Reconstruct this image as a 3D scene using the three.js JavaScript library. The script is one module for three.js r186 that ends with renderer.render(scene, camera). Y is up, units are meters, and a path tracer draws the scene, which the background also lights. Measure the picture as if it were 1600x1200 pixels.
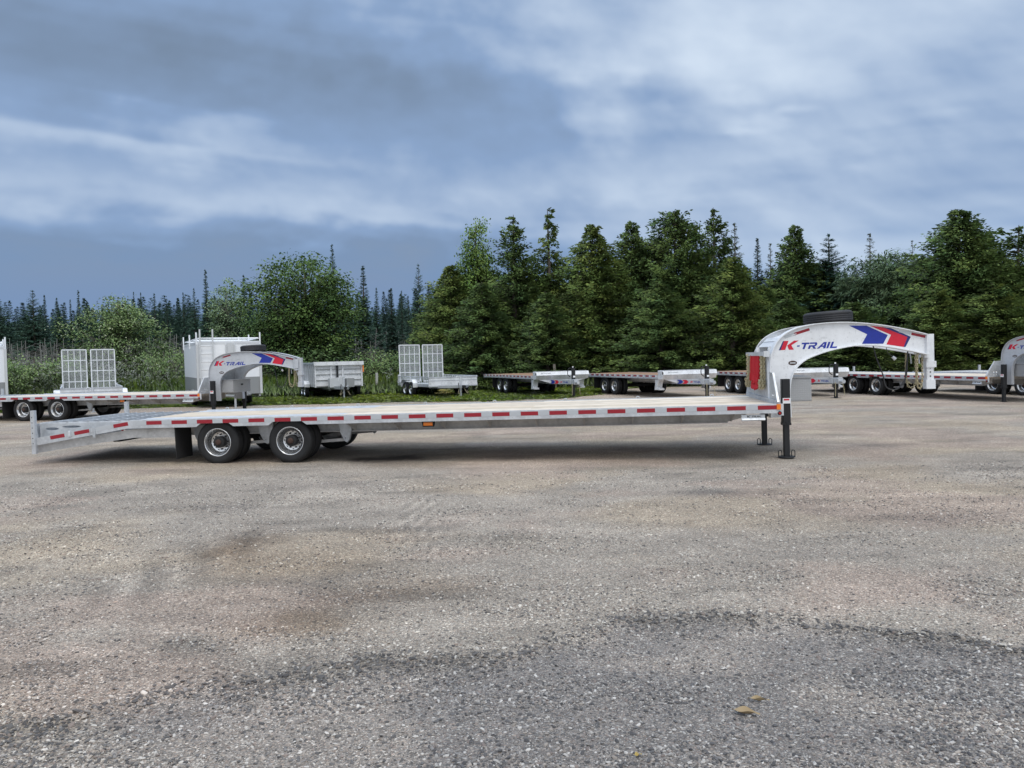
import * as THREE from 'three';
import { mergeGeometries } from 'three/addons/utils/BufferGeometryUtils.js';

// ---------------------------------------------------------------- camera, sky, sun, exposure
const R = THREE.MathUtils.degToRad;
const scene = new THREE.Scene();
const camera = new THREE.PerspectiveCamera(53.52, 4 / 3, 0.1, 3000);
camera.rotation.order = 'YXZ';
camera.position.set(0, 1.67, 0);
camera.rotation.set(R(-1.95), 0, R(-1.25));

const renderer = new THREE.WebGLRenderer({ antialias: true });
renderer.toneMapping = THREE.LinearToneMapping;
renderer.toneMappingExposure = 1.0;
renderer.shadowMap.enabled = true;

const SUN = { azimuth: 28, elevation: 62, intensity: 1.2 };       // azimuth: degrees from straight behind the camera towards the right
const sun = new THREE.DirectionalLight(new THREE.Color(1, 0.97, 0.92), SUN.intensity);
sun.name = 'sun';
sun.position.set(Math.sin(R(SUN.azimuth)) * Math.cos(R(SUN.elevation)), Math.sin(R(SUN.elevation)), Math.cos(R(SUN.azimuth)) * Math.cos(R(SUN.elevation))).multiplyScalar(80);
sun.castShadow = true;
sun.shadow.radius = 38;
sun.shadow.mapSize.set(2048, 2048);
Object.assign(sun.shadow.camera, { left: -45, right: 45, top: 45, bottom: -45, near: 1, far: 200 });
scene.add(sun);

// ---------------------------------------------------------------- random numbers and noise
function random(seed) {
  let a = seed >>> 0;
  return () => {
    a = (a + 0x6d2b79f5) | 0;
    let t = Math.imul(a ^ (a >>> 15), 1 | a);
    t = (t + Math.imul(t ^ (t >>> 7), 61 | t)) ^ t;
    return ((t ^ (t >>> 14)) >>> 0) / 4294967296;
  };
}
const hash = (x, y, s) => {
  let h = Math.imul(x, 374761393) ^ Math.imul(y, 668265263) ^ Math.imul(s, 1274126177);
  h = Math.imul(h ^ (h >>> 13), 1274126177);
  return ((h ^ (h >>> 16)) >>> 0) / 4294967296;
};
function noise(x, y, s = 0) {
  const ix = Math.floor(x), iy = Math.floor(y);
  let u = x - ix, v = y - iy;
  u = u * u * u * (u * (u * 6 - 15) + 10); v = v * v * v * (v * (v * 6 - 15) + 10);
  const a = hash(ix, iy, s), b = hash(ix + 1, iy, s), c = hash(ix, iy + 1, s), d = hash(ix + 1, iy + 1, s);
  return a + (b - a) * u + (c - a) * v + (a - b - c + d) * u * v;
}
function fbm(x, y, s = 0, n = 4) {
  let t = 0, a = 0.5, k = 0;
  for (let i = 0; i < n; i++) { t += a * noise(x, y, s + i * 17); k += a; a *= 0.5; const q = x * 1.62 - y * 1.19 + 3.1; y = x * 1.19 + y * 1.62 + 7.7; x = q; }
  return t / k;
}
const clamp = (x, a = 0, b = 1) => Math.min(b, Math.max(a, x));
const smooth = (a, b, x) => { const t = clamp((x - a) / (b - a)); return t * t * (3 - 2 * t); };
const lerp = (a, b, t) => a + (b - a) * t;
const mix3 = (a, b, t) => [lerp(a[0], b[0], t), lerp(a[1], b[1], t), lerp(a[2], b[2], t)];
const srgb = (x) => (x <= 0.0031308 ? 12.92 * x : 1.055 * Math.pow(x, 1 / 2.4) - 0.055);

// ---------------------------------------------------------------- sky: a broken grey-blue overcast, darker low on the left, brighter up and to the right
{
  const W = 2048, H = 1024, data = new Float32Array(W * H * 4);
  // cloud banks: azimuth and elevation in degrees, their sizes, their brightness
  const banks = [
    [-29, 19.6, 15, 4.0, -0.27], [-17, 20.5, 7, 3.4, -0.12], [-27, 15.6, 8, 1.1, 0.30], [-20, 14.8, 6, 0.9, 0.14], [-30, 11.6, 9, 1.7, 0.22], [-16, 11.0, 8, 1.3, 0.20],
    [-9, 10.2, 5, 0.8, 0.12], [-25, 4.6, 18, 2.4, -0.62], [-8, 4.6, 8, 1.8, -0.18], [16, 23.4, 12, 3.2, 0.16], [9, 21.2, 8, 1.2, 0.08], [-3, 18.5, 7, 3, -0.1],
    [18.6, 15.8, 2.6, 0.45, 0.22], [16.2, 15.2, 1.6, 0.3, 0.14], [27, 14.2, 9, 1.1, 0.16], [9.5, 12.4, 9, 1.0, 0.15], [30, 9.2, 8, 1.6, 0.06], [26, 19, 9, 1.4, 0.08], [8, 15, 8, 1.2, -0.08], [3, 9.6, 9, 1.1, 0.08],
  ];
  for (let row = 0; row < H; row++) {
    const el = ((row + 0.5) / H - 0.5) * Math.PI, y = Math.sin(el), c = Math.cos(el), e = (el * 180) / Math.PI;
    for (let col = 0; col < W; col++) {
      const round = ((col + 0.5) / W - 0.5) * 2 * Math.PI, x = Math.cos(round) * c, z = Math.sin(round) * c;
      const az = (Math.atan2(x, -z) * 180) / Math.PI, o = (row * W + col) * 4;
      let rgb;
      if (y < -0.02) rgb = [0.15, 0.14, 0.13];
      else {
        const h = Math.max(y, 0), k = 1 / (h + 0.16), px = x * k, pz = z * k;
        const warpX = fbm(px * 0.7, pz * 0.7, 5, 3) - 0.5, warpY = fbm(px * 0.7 + 9, pz * 0.7, 8, 3) - 0.5;
        const big = fbm(px * 0.6 + warpX * 1.2, pz * 0.9 + warpY * 1.2, 21, 4);
        const ax = Math.cos(round) * 9, ay = Math.sin(round) * 9, v = e * 0.20;        // angular noise, closed round the horizon
        const puff = fbm(ax * 1.25 + v * 0.5 + warpX * 1.5, ay * 1.25 + v * 1.7 + warpY * 1.5, 47, 7), streak = fbm(ax * 0.32 + v * 1.9 + warpX * 1.6, ay * 0.32 - v * 1.5 + warpY * 1.6, 77, 6);
        const lump = fbm(ax * 3.1 + v * 1.2 + warpX * 2.5, ay * 3.1 + v * 4.2 + warpY * 2.5, 113, 5);
        let b = 0.53 + (lump - 0.5) * 0.17 * smooth(3, 12, e) + (big - 0.5) * 0.24 + (puff - 0.5) * 0.35 + (streak - 0.5) * 0.30;
        const wob = (puff - 0.5) * 14 + warpX * 6, wobE = ((streak - 0.5) * 5 + (puff - 0.5) * 3.5) * smooth(2, 13, e);
        for (const [ba, be, sa, se, amp] of banks) {
          const da = (az + wob - ba) / sa, de = (e + wobE - be) / se, q = da * da + de * de;
          if (q < 12) b += amp * Math.exp(-q * 0.6);
        }
        b += 0.15 * smooth(-8, 20, az) * smooth(120, 40, az) - 0.05 * smooth(5, -30, az) * smooth(-160, -60, az);
        b += 0.34 * smooth(-0.15, 0.75, z) + 0.16 * smooth(0.5, 0.9, y);
        b = clamp(b, 0, 1.15);
        const low = smooth(11, 2, e), dark = mix3([0.175, 0.238, 0.335], [0.055, 0.122, 0.262], low), middle = mix3([0.262, 0.38, 0.59], [0.245, 0.395, 0.64], low), bright = [0.60, 0.71, 0.86];
        rgb = b < 0.5 ? mix3(dark, middle, b / 0.5) : mix3(middle, bright, (b - 0.5) / 0.5);
        const lift = 1 + 1.5 * smooth(0.42, 0.95, y) + 0.6 * smooth(-0.1, 0.8, z);
        const grey = 0.6 * smooth(-0.1, 0.6, z) + 0.4 * smooth(0.45, 0.95, y), g = (rgb[0] + rgb[1] + rgb[2]) / 3;
        rgb = mix3(rgb, [g * 1.0, g, g * 1.0], clamp(grey, 0, 0.85)).map((v) => v * lift);
      }
      data[o] = rgb[0]; data[o + 1] = rgb[1]; data[o + 2] = rgb[2]; data[o + 3] = 1;
    }
  }
  const sky = new THREE.DataTexture(data, W, H, THREE.RGBAFormat, THREE.FloatType);
  sky.mapping = THREE.EquirectangularReflectionMapping;
  sky.magFilter = THREE.LinearFilter; sky.minFilter = THREE.LinearFilter; sky.needsUpdate = true;
  scene.background = sky;
  scene.environment = sky;
}

// ---------------------------------------------------------------- naming
const used = new Map();
function numbered(name) {
  const n = used.get(name) ?? 0;
  used.set(name, n + 1);
  return n ? name + '_' + String(n).padStart(3, '0') : name;
}
function tag(o, label, category, group, kind) {
  if (label) o.userData.label = label;
  if (category) o.userData.category = category;
  if (group) o.userData.group = group;
  if (kind) o.userData.kind = kind;
  return o;
}
function shadowed(o) { o.traverse((m) => { if (m.isMesh) { m.castShadow = true; m.receiveShadow = true; } }); return o; }
function thing(name, label, category, group) {
  const o = new THREE.Group();
  o.name = numbered(name);
  scene.add(o);
  return tag(o, label, category, group);
}
function copyOf(source, name, label, group) {
  const c = source.clone();
  c.name = numbered(name);
  c.userData = { ...source.userData, label };
  if (group) c.userData.group = group; else if (group === null) delete c.userData.group;
  scene.add(c);
  return c;
}

// ---------------------------------------------------------------- geometry collector: gathers pieces of one part and joins them
function planarUV(g) {
  const p = g.attributes.position, n = g.attributes.normal, uv = new Float32Array(p.count * 2);
  for (let i = 0; i < p.count; i++) {
    const ax = Math.abs(n.getX(i)), ay = Math.abs(n.getY(i)), az = Math.abs(n.getZ(i)), x = p.getX(i), y = p.getY(i), z = p.getZ(i);
    if (ay >= ax && ay >= az) { uv[i * 2] = x; uv[i * 2 + 1] = z; } else if (az >= ax) { uv[i * 2] = x; uv[i * 2 + 1] = y; } else { uv[i * 2] = z; uv[i * 2 + 1] = y; }
  }
  g.setAttribute('uv', new THREE.BufferAttribute(uv, 2));
  return g;
}
class Pieces {
  constructor() { this.list = []; }
  add(g, m) {
    let q = g.index ? g.toNonIndexed() : g.clone();
    for (const k of Object.keys(q.attributes)) if (!['position', 'normal'].includes(k)) q.deleteAttribute(k);
    if (m) {
      q.applyMatrix4(m);
      if (m.determinant() < 0) for (const k of ['position', 'normal']) {            // a mirrored piece keeps its faces outward
        const a = q.attributes[k].array;
        for (let i = 0; i < a.length; i += 9) for (let c = 0; c < 3; c++) { const t = a[i + 3 + c]; a[i + 3 + c] = a[i + 6 + c]; a[i + 6 + c] = t; }
      }
    }
    this.list.push(q);
    return this;
  }
  box(x, y, z, w, h, d, rx = 0, ry = 0, rz = 0) {          // centre, size, turn
    return this.add(new THREE.BoxGeometry(w, h, d), new THREE.Matrix4().compose(new THREE.Vector3(x, y, z), new THREE.Quaternion().setFromEuler(new THREE.Euler(rx, ry, rz)), new THREE.Vector3(1, 1, 1)));
  }
  soft(x, y, z, w, h, d, b = 0.006, rx = 0, ry = 0, rz = 0) {   // a box with chamfered edges along its longest side
    const s = new THREE.Shape();
    const W = h / 2 - b, D = d / 2 - b;
    s.moveTo(-h / 2, -D); s.lineTo(-W, -d / 2); s.lineTo(W, -d / 2); s.lineTo(h / 2, -D); s.lineTo(h / 2, D); s.lineTo(W, d / 2); s.lineTo(-W, d / 2); s.lineTo(-h / 2, D); s.closePath();
    const g = new THREE.ExtrudeGeometry(s, { depth: w - 2 * b, bevelEnabled: true, bevelThickness: b, bevelSize: 0, bevelSegments: 1 });
    g.translate(0, 0, -(w - 2 * b) / 2);
    // extrusion axis z becomes x, shape x becomes y, shape y becomes z
    g.applyMatrix4(new THREE.Matrix4().set(0, 0, 1, 0, 1, 0, 0, 0, 0, 1, 0, 0, 0, 0, 0, 1));
    return this.add(g, new THREE.Matrix4().compose(new THREE.Vector3(x, y, z), new THREE.Quaternion().setFromEuler(new THREE.Euler(rx, ry, rz)), new THREE.Vector3(1, 1, 1)));
  }
  bar(a, b, w, h = w) {                                     // a straight bar between two points
    const A = new THREE.Vector3(...a), B = new THREE.Vector3(...b), d = B.clone().sub(A), l = d.length();
    const m = new THREE.Matrix4().lookAt(A, B, Math.abs(d.y) > 0.98 * l ? new THREE.Vector3(1, 0, 0) : new THREE.Vector3(0, 1, 0));
    m.setPosition(A.add(B).multiplyScalar(0.5));
    return this.add(new THREE.BoxGeometry(w, h, l), m);
  }
  rod(a, b, r0, r1 = r0, n = 10) {
    const A = new THREE.Vector3(...a), B = new THREE.Vector3(...b), d = B.clone().sub(A), l = d.length();
    const q = new THREE.Quaternion().setFromUnitVectors(new THREE.Vector3(0, 1, 0), d.normalize());
    return this.add(new THREE.CylinderGeometry(r1, r0, l, n), new THREE.Matrix4().compose(A.add(B).multiplyScalar(0.5), q, new THREE.Vector3(1, 1, 1)));
  }
  tube(points, r, n = 24, k = 6) {
    return this.add(new THREE.TubeGeometry(new THREE.CatmullRomCurve3(points.map((p) => new THREE.Vector3(...p))), n, r, k, false));
  }
  plate(points, z, depth, holes = [], bevel = 0) {           // an outline in x and y, given thickness along z
    const s = new THREE.Shape(points.map(([x, y]) => new THREE.Vector2(x, y)));
    for (const h of holes) s.holes.push(h);
    const g = new THREE.ExtrudeGeometry(s, bevel ? { depth: depth - 2 * bevel, bevelEnabled: true, bevelThickness: bevel, bevelSize: bevel, bevelOffset: -bevel, bevelSegments: 1, curveSegments: 10 } : { depth, bevelEnabled: false, curveSegments: 10 });
    g.translate(0, 0, z + bevel);
    return this.add(g);
  }
  lathe(profile, m, n = 40) { return this.add(new THREE.LatheGeometry(profile.map(([r, y]) => new THREE.Vector2(r, y)), n), m); }
  move(m) { for (const g of this.list) g.applyMatrix4(m); return this; }
  geometry() { const g = mergeGeometries(this.list); return planarUV(g); }
  build(name, material, parent, label) {
    const mesh = new THREE.Mesh(this.geometry(), material);
    mesh.name = parent ? name : numbered(name);
    mesh.castShadow = mesh.receiveShadow = true;
    if (label) mesh.userData.label = label;
    (parent ?? scene).add(mesh);
    return mesh;
  }
}
const P = () => new Pieces();
const hole = (x, y, w, h) => { const p = new THREE.Path(); p.absellipse(x, y, w / 2, h / 2, 0, Math.PI * 2, true); return p; };

// ---------------------------------------------------------------- computed textures
function texture(size, f, colour = true) {
  const d = new Uint8Array(size * size * 4);
  for (let y = 0; y < size; y++) for (let x = 0; x < size; x++) {
    const v = f(x / size, y / size, x, y), o = (y * size + x) * 4;
    for (let c = 0; c < 3; c++) d[o + c] = clamp(Math.round(255 * (colour ? srgb(Array.isArray(v) ? v[c] : v) : Array.isArray(v) ? v[c] : v)), 0, 255);
    d[o + 3] = 255;
  }
  const t = new THREE.DataTexture(d, size, size);
  t.wrapS = t.wrapT = THREE.RepeatWrapping; t.magFilter = THREE.LinearFilter; t.minFilter = THREE.LinearMipmapLinearFilter; t.generateMipmaps = true;
  if (colour) t.colorSpace = THREE.SRGBColorSpace;
  t.needsUpdate = true;
  return t;
}
// noise that closes on itself at the edge of the tile
const tiled = (u, v, n, s, oct = 4) => {
  let t = 0, a = 0.5, k = 0;
  for (let i = 0; i < oct; i++) {
    const x = u * n, y = v * n, ix = Math.floor(x), iy = Math.floor(y), m = (q) => ((q % n) + n) % n;
    let p = x - ix, q = y - iy; p = p * p * (3 - 2 * p); q = q * q * (3 - 2 * q);
    const A = hash(m(ix), m(iy), s + i), B = hash(m(ix + 1), m(iy), s + i), C = hash(m(ix), m(iy + 1), s + i), D = hash(m(ix + 1), m(iy + 1), s + i);
    t += a * (A + (B - A) * p + (C - A) * q + (A - B - C + D) * p * q); k += a; a *= 0.5; n *= 2;
  }
  return t / k;
};
function lattice(u, v, nx, ny, s) {
  const x = u * nx, y = v * ny, ix = Math.floor(x), iy = Math.floor(y), p = x - ix, q = y - iy;
  const A = hash(ix % nx, iy % ny, s), B = hash((ix + 1) % nx, iy % ny, s), C = hash(ix % nx, (iy + 1) % ny, s), D = hash((ix + 1) % nx, (iy + 1) % ny, s);
  return A + (B - A) * p + (C - A) * q + (A - B - C + D) * p * q;
}
const spangle = texture(512, (u, v) => {
  const a = tiled(u, v, 5, 3, 5), b = tiled(u, v, 24, 9, 3), drip = tiled(u, v * 0.999, 40, 5, 2) * 0.4 + tiled(u, v, 9, 31, 3) * 0.6;
  return clamp(0.80 + (a - 0.5) * 0.34 + (b - 0.5) * 0.22 + (drip - 0.5) * 0.18, 0.4, 1);
});
const spangleRough = texture(256, (u, v) => clamp(0.47 + (tiled(u, v, 10, 13, 4) - 0.5) * 0.5), false);
const scuffs = texture(512, (u, v) => {
  const a = tiled(u, v, 4, 63, 5), b = tiled(u, v, 18, 69, 4), spots = smooth(0.70, 0.8, tiled(u, v, 30, 75, 2));
  return clamp(0.93 + (a - 0.5) * 0.16 + (b - 0.5) * 0.14 - spots * 0.13, 0.5, 1);
});
const grain = texture(512, (u, v) => {
  const long = tiled(u, v, 3, 81, 3), lines = 0.5 * lattice(u, v, 3, 90, 7) + 0.5 * lattice(u, v, 7, 260, 8), blot = tiled(u, v, 8, 85, 4);
  const t = clamp(0.80 + (long - 0.5) * 0.3 + (lines - 0.5) * 0.26 + (blot - 0.5) * 0.16, 0.4, 1);
  return [t, t * 0.985, t * 0.96];
});
const treadPlate = texture(256, (u, v) => {
  const n = 4, x = u * n, y = v * n, i = Math.floor(x) + Math.floor(y), a = (x % 1) - 0.5, b = (y % 1) - 0.5, s = i % 2 ? 1 : -1, p = (a + s * b) * 0.707, q = (a - s * b) * 0.707;
  return smooth(1, 0.6, (p / 0.42) ** 2 + (q / 0.13) ** 2);
}, false);
treadPlate.repeat.set(7, 7);
const treadColour = texture(256, (u, v, x, y) => 0.62 + 0.38 * (treadPlate.image.data[(y * 256 + x) * 4] / 255)); treadColour.repeat.set(7, 7);
const rubberDust = texture(256, (u, v) => clamp(0.7 + (tiled(u, v, 6, 91, 5) - 0.5) * 0.7, 0.2, 1));

const metal = (r, g, b, rough, metalness, extra = {}) => new THREE.MeshStandardMaterial({ color: new THREE.Color().setRGB(r, g, b), roughness: rough, metalness, ...extra });
const M = {
  galvanised: metal(0.62, 0.65, 0.68, 0.95, 0.35, { map: spangle, roughnessMap: spangleRough }),
  paleGalvanised: metal(0.74, 0.77, 0.80, 0.95, 0.22, { map: spangle, roughnessMap: spangleRough }),
  brightGalvanised: metal(0.90, 0.92, 0.94, 0.75, 0.2, { map: spangle, roughnessMap: spangleRough }),
  armWhite: metal(0.80, 0.82, 0.845, 0.55, 0.05, { map: scuffs }),
  armGrey: metal(0.54, 0.565, 0.60, 0.6, 0.2, { map: scuffs }),
  warmGreySteel: metal(0.68, 0.675, 0.665, 0.7, 0.15, { map: spangle }),  // one even warm grey for underframe parts and dump sides
  brightRim: metal(0.66, 0.67, 0.68, 0.25, 0.9),
  dullRim: metal(0.55, 0.56, 0.57, 0.5, 0.5),
  treadPlate: metal(0.62, 0.63, 0.64, 0.42, 0.4, { map: treadColour, bumpMap: treadPlate, bumpScale: 0.004 }),
  black: metal(0.009, 0.010, 0.012, 0.55, 0),
  dullBlack: metal(0.016, 0.016, 0.017, 0.8, 0),
  rubber: metal(0.017, 0.0175, 0.019, 0.75, 0, { map: rubberDust }),
  railSteel: metal(0.64, 0.665, 0.695, 0.95, 0.25, { map: spangle, roughnessMap: spangleRough }),
  wornRubber: metal(0.035, 0.035, 0.039, 0.7, 0, { map: rubberDust }),
  rust: metal(0.065, 0.038, 0.03, 0.85, 0.1),
  red: metal(0.30, 0.010, 0.022, 0.38, 0),
  redDecal: metal(0.62, 0.008, 0.035, 0.4, 0, { map: scuffs }),
  blueDecal: metal(0.010, 0.030, 0.32, 0.4, 0, { map: scuffs }),
  navy: metal(0.012, 0.020, 0.15, 0.4, 0),
  silverTape: metal(0.52, 0.545, 0.57, 0.35, 0.3),
  redCloth: metal(0.50, 0.012, 0.022, 0.75, 0),
  chainGold: metal(0.52, 0.46, 0.30, 0.45, 0.6),
  amber: metal(0.85, 0.22, 0.02, 0.3, 0),
  lampRed: metal(0.35, 0.01, 0.01, 0.25, 0),
  white: metal(0.80, 0.82, 0.84, 0.4, 0),
  paint: metal(0.62, 0.64, 0.66, 0.35, 0),
  stone: metal(0.30, 0.31, 0.31, 0.5, 0.3),
  lightGrey: metal(0.55, 0.57, 0.58, 0.5, 0.2),
  hose: metal(0.03, 0.03, 0.032, 0.5, 0),
  tyreInside: metal(0.01, 0.01, 0.01, 0.9, 0),
};
const planks = [[0.76, 0.67, 0.555], [0.70, 0.615, 0.50], [0.82, 0.745, 0.635], [0.74, 0.635, 0.50]].map(([r, g, b]) => metal(r, g, b, 0.8, 0, { map: grain }));
const brownPlanks = [[0.36, 0.22, 0.135], [0.33, 0.20, 0.125], [0.39, 0.245, 0.155]].map(([r, g, b]) => metal(r, g, b, 0.8, 0, { map: grain }));

// ---------------------------------------------------------------- the ground
// edge of the gravel lot: distance from the camera at which grass begins, for each x
const lotEdge = [[-60, 27], [-30, 28], [-21, 29.5], [-16.6, 30.4], [-13.7, 31], [-9.6, 31], [-6, 30.6], [-1.7, 30.5], [1.7, 31.0], [3.6, 32.5], [5.2, 37.5], [7.3, 40.2], [11, 40.0], [16, 41.0], [22, 42], [30, 41], [60, 40]];
function along(list, x) {
  for (let i = 1; i < list.length; i++) if (x < list[i][0]) return lerp(list[i - 1][1], list[i][1], clamp((x - list[i - 1][0]) / (list[i][0] - list[i - 1][0])));
  return list[list.length - 1][1];
}
const lotEnd = (x) => along(lotEdge, x) + (fbm(x * 0.5, 3.3, 15, 4) - 0.5) * 2.2;
// the worn strip of dark millings at the near side of the lot ends along this line
const millings = [[-9, 2.9], [-4, 3.3], [-2.41, 3.48], [-2.1, 3.56], [-1.81, 3.71], [-1.39, 3.95], [-1.01, 4.06], [-0.38, 4.05], [-0.03, 4.12], [0.34, 4.42], [0.59, 4.66], [1.12, 4.9], [1.74, 4.66], [2.04, 4.46], [2.2, 4.28], [2.76, 4.15], [4, 3.9], [9, 3.6]];
const millingsEnd = (x) => along(millings, x) + (fbm(x * 1.7, 9.1, 33, 5) - 0.5) * 0.55;
// oil, water and clay stains: x, distance, half sizes, strength, colour factor
const stains = [
  [-1.34, 4.85, 0.36, 0.30, 1.2, [0.62, 0.555, 0.49]], [-0.95, 5.6, 0.6, 0.4, 0.6, [0.74, 0.68, 0.62]], [-2.51, 7.0, 0.30, 0.60, 1.1, [0.55, 0.50, 0.46]], [-1.9, 6.2, 0.7, 0.6, 0.7, [0.80, 0.75, 0.70]],
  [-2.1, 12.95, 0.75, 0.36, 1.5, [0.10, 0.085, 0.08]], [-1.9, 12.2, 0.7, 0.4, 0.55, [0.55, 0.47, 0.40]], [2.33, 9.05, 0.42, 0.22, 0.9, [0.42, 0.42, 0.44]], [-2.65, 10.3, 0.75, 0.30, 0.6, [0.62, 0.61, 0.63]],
  [-3.7, 8.8, 0.9, 0.22, 0.65, [0.60, 0.60, 0.62]], [-0.79, 5.5, 0.6, 0.28, 0.35, [0.8, 0.7, 0.6]], [4.2, 7.4, 0.9, 0.3, 0.55, [0.66, 0.66, 0.69]], [5.5, 5.9, 0.8, 0.35, 0.5, [0.7, 0.7, 0.73]], [3.0, 7.9, 0.6, 0.2, 0.5, [0.64, 0.64, 0.66]],
  [-4.5, 13.6, 2.4, 0.8, 0.4, [0.7, 0.68, 0.66]], [3.2, 5.2, 0.5, 0.25, 0.5, [0.7, 0.69, 0.7]], [2.6, 6.3, 0.5, 0.18, 0.4, [0.7, 0.7, 0.72]], [-1.6, 8.2, 0.35, 0.2, 0.5, [0.6, 0.58, 0.57]], [7.2, 10.5, 1.6, 0.5, 0.4, [0.72, 0.72, 0.74]],
];
function lotHeight(x, d) {
  let h = (fbm(x * 0.35, d * 0.35, 2, 3) - 0.5) * 0.03 + (fbm(x * 2.2, d * 2.2, 4, 3) - 0.5) * 0.012;
  const m = d - millingsEnd(x);
  h += 0.018 * Math.exp(-((m - 0.03) ** 2) / 0.012) * smooth(0.25, 0.7, noise(x * 3, d * 3, 6)) - 0.012 * smooth(0.1, -0.4, m);
  h *= smooth(70, 20, d);
  h -= 0.16 * smooth(-0.35, 0.35, d - lotEnd(x));
  return h;
}
function lotColour(x, d) {
  const warm = [1.28, 1.115, 0.885], cool = [1.15, 1.06, 0.925], pink = [1.27, 1.06, 0.90];
  let c = mix3(warm, cool, smooth(0.36, 0.64, fbm(x * 0.42, d * 0.6, 11, 4)));
  c = mix3(c, pink, 0.75 * smooth(0.46, 0.66, fbm(x * 0.5 + 20, d * 0.75, 12, 4)));
  const v = 0.93 + 0.30 * (fbm(x * 0.5, d * 1.6, 13, 5) - 0.5) + 0.30 * (fbm(x * 2.6, d * 4.5, 14, 4) - 0.5) - 0.2 * smooth(0.58, 0.74, fbm(x * 0.9, d * 2.4, 18, 4));
  c = c.map((q) => q * v);
  const fresh = smooth(0.55, 0.7, fbm(x * 0.8 + 5, d * 1.5 + 2, 27, 4));
  c = mix3(c, c.map((q) => q * 1.17), fresh);
  const m = d - millingsEnd(x), inside = smooth(0.12, -0.18, m), worn = fbm(x * 1.2, d * 1.9, 41, 4);
  c = mix3(c, mix3([0.68, 0.66, 0.64], [0.98, 0.91, 0.83], smooth(0.42, 0.68, worn)), inside * (0.9 - 0.3 * smooth(2.2, 4.2, x) - 0.35 * smooth(-0.8, -2.6, x)));
  c = c.map((q) => q * (1 - 0.34 * Math.exp(-((m - 0.02) ** 2) / 0.02) * smooth(0.3, 0.65, noise(x * 2.4, d * 2.4, 51))));
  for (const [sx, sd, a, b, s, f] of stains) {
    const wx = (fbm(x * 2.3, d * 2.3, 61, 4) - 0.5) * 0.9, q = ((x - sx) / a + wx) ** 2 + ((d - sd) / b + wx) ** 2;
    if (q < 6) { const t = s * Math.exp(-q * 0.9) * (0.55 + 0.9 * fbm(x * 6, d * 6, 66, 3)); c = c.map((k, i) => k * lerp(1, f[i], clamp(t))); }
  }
  // old wheel tracks: faint ribbed bands
  for (const [x0, d0, len, dir] of [[-2.6, 6.4, 1.6, 0.1], [-1.0, 8.0, 1.9, -0.12], [-2.95, 6.2, 1.4, 0.14]]) {
    const u = x - x0 - (d - d0) * dir, w = d - d0;
    if (Math.abs(u) < 0.26 && Math.abs(w) < len) c = c.map((k) => k * (1 + 0.26 * Math.sin(u * 55) * smooth(0.26, 0.14, Math.abs(u)) * smooth(len, len * 0.4, Math.abs(w))));
  }
  // packed lanes where trucks pass, mostly across the view
  for (const [d0, k, amp, w, f] of [[6.3, 0.05, 0.3, 0.16, 1.07], [7.6, 0.06, 0.35, 0.16, 1.08], [9.6, -0.02, 0.5, 0.2, 0.9], [11.2, -0.03, 0.5, 0.2, 1.07], [15.6, 0.02, 0.8, 0.25, 0.88], [17.4, 0.02, 0.8, 0.3, 1.08], [20.5, -0.03, 0.9, 0.3, 0.86], [22.4, -0.03, 0.9, 0.4, 1.1], [5.2, 0.16, 0.25, 0.13, 1.06], [25.5, 0.02, 1.1, 0.4, 0.9]]) {
    const m = d - (d0 + k * x + amp * Math.sin(x * 0.23 + d0)), q = m / w;
    if (q * q < 5) c = c.map((v) => v * lerp(1, f, Math.exp(-q * q) * smooth(0.3, 0.65, fbm(x * 0.45, d0, 31, 3))));
  }
  const green = smooth(-0.9, 0.4, d - lotEnd(x)) * 0.6;
  return mix3(c, [0.30, 0.40, 0.18], green);
}
const TILE = 4;
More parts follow.
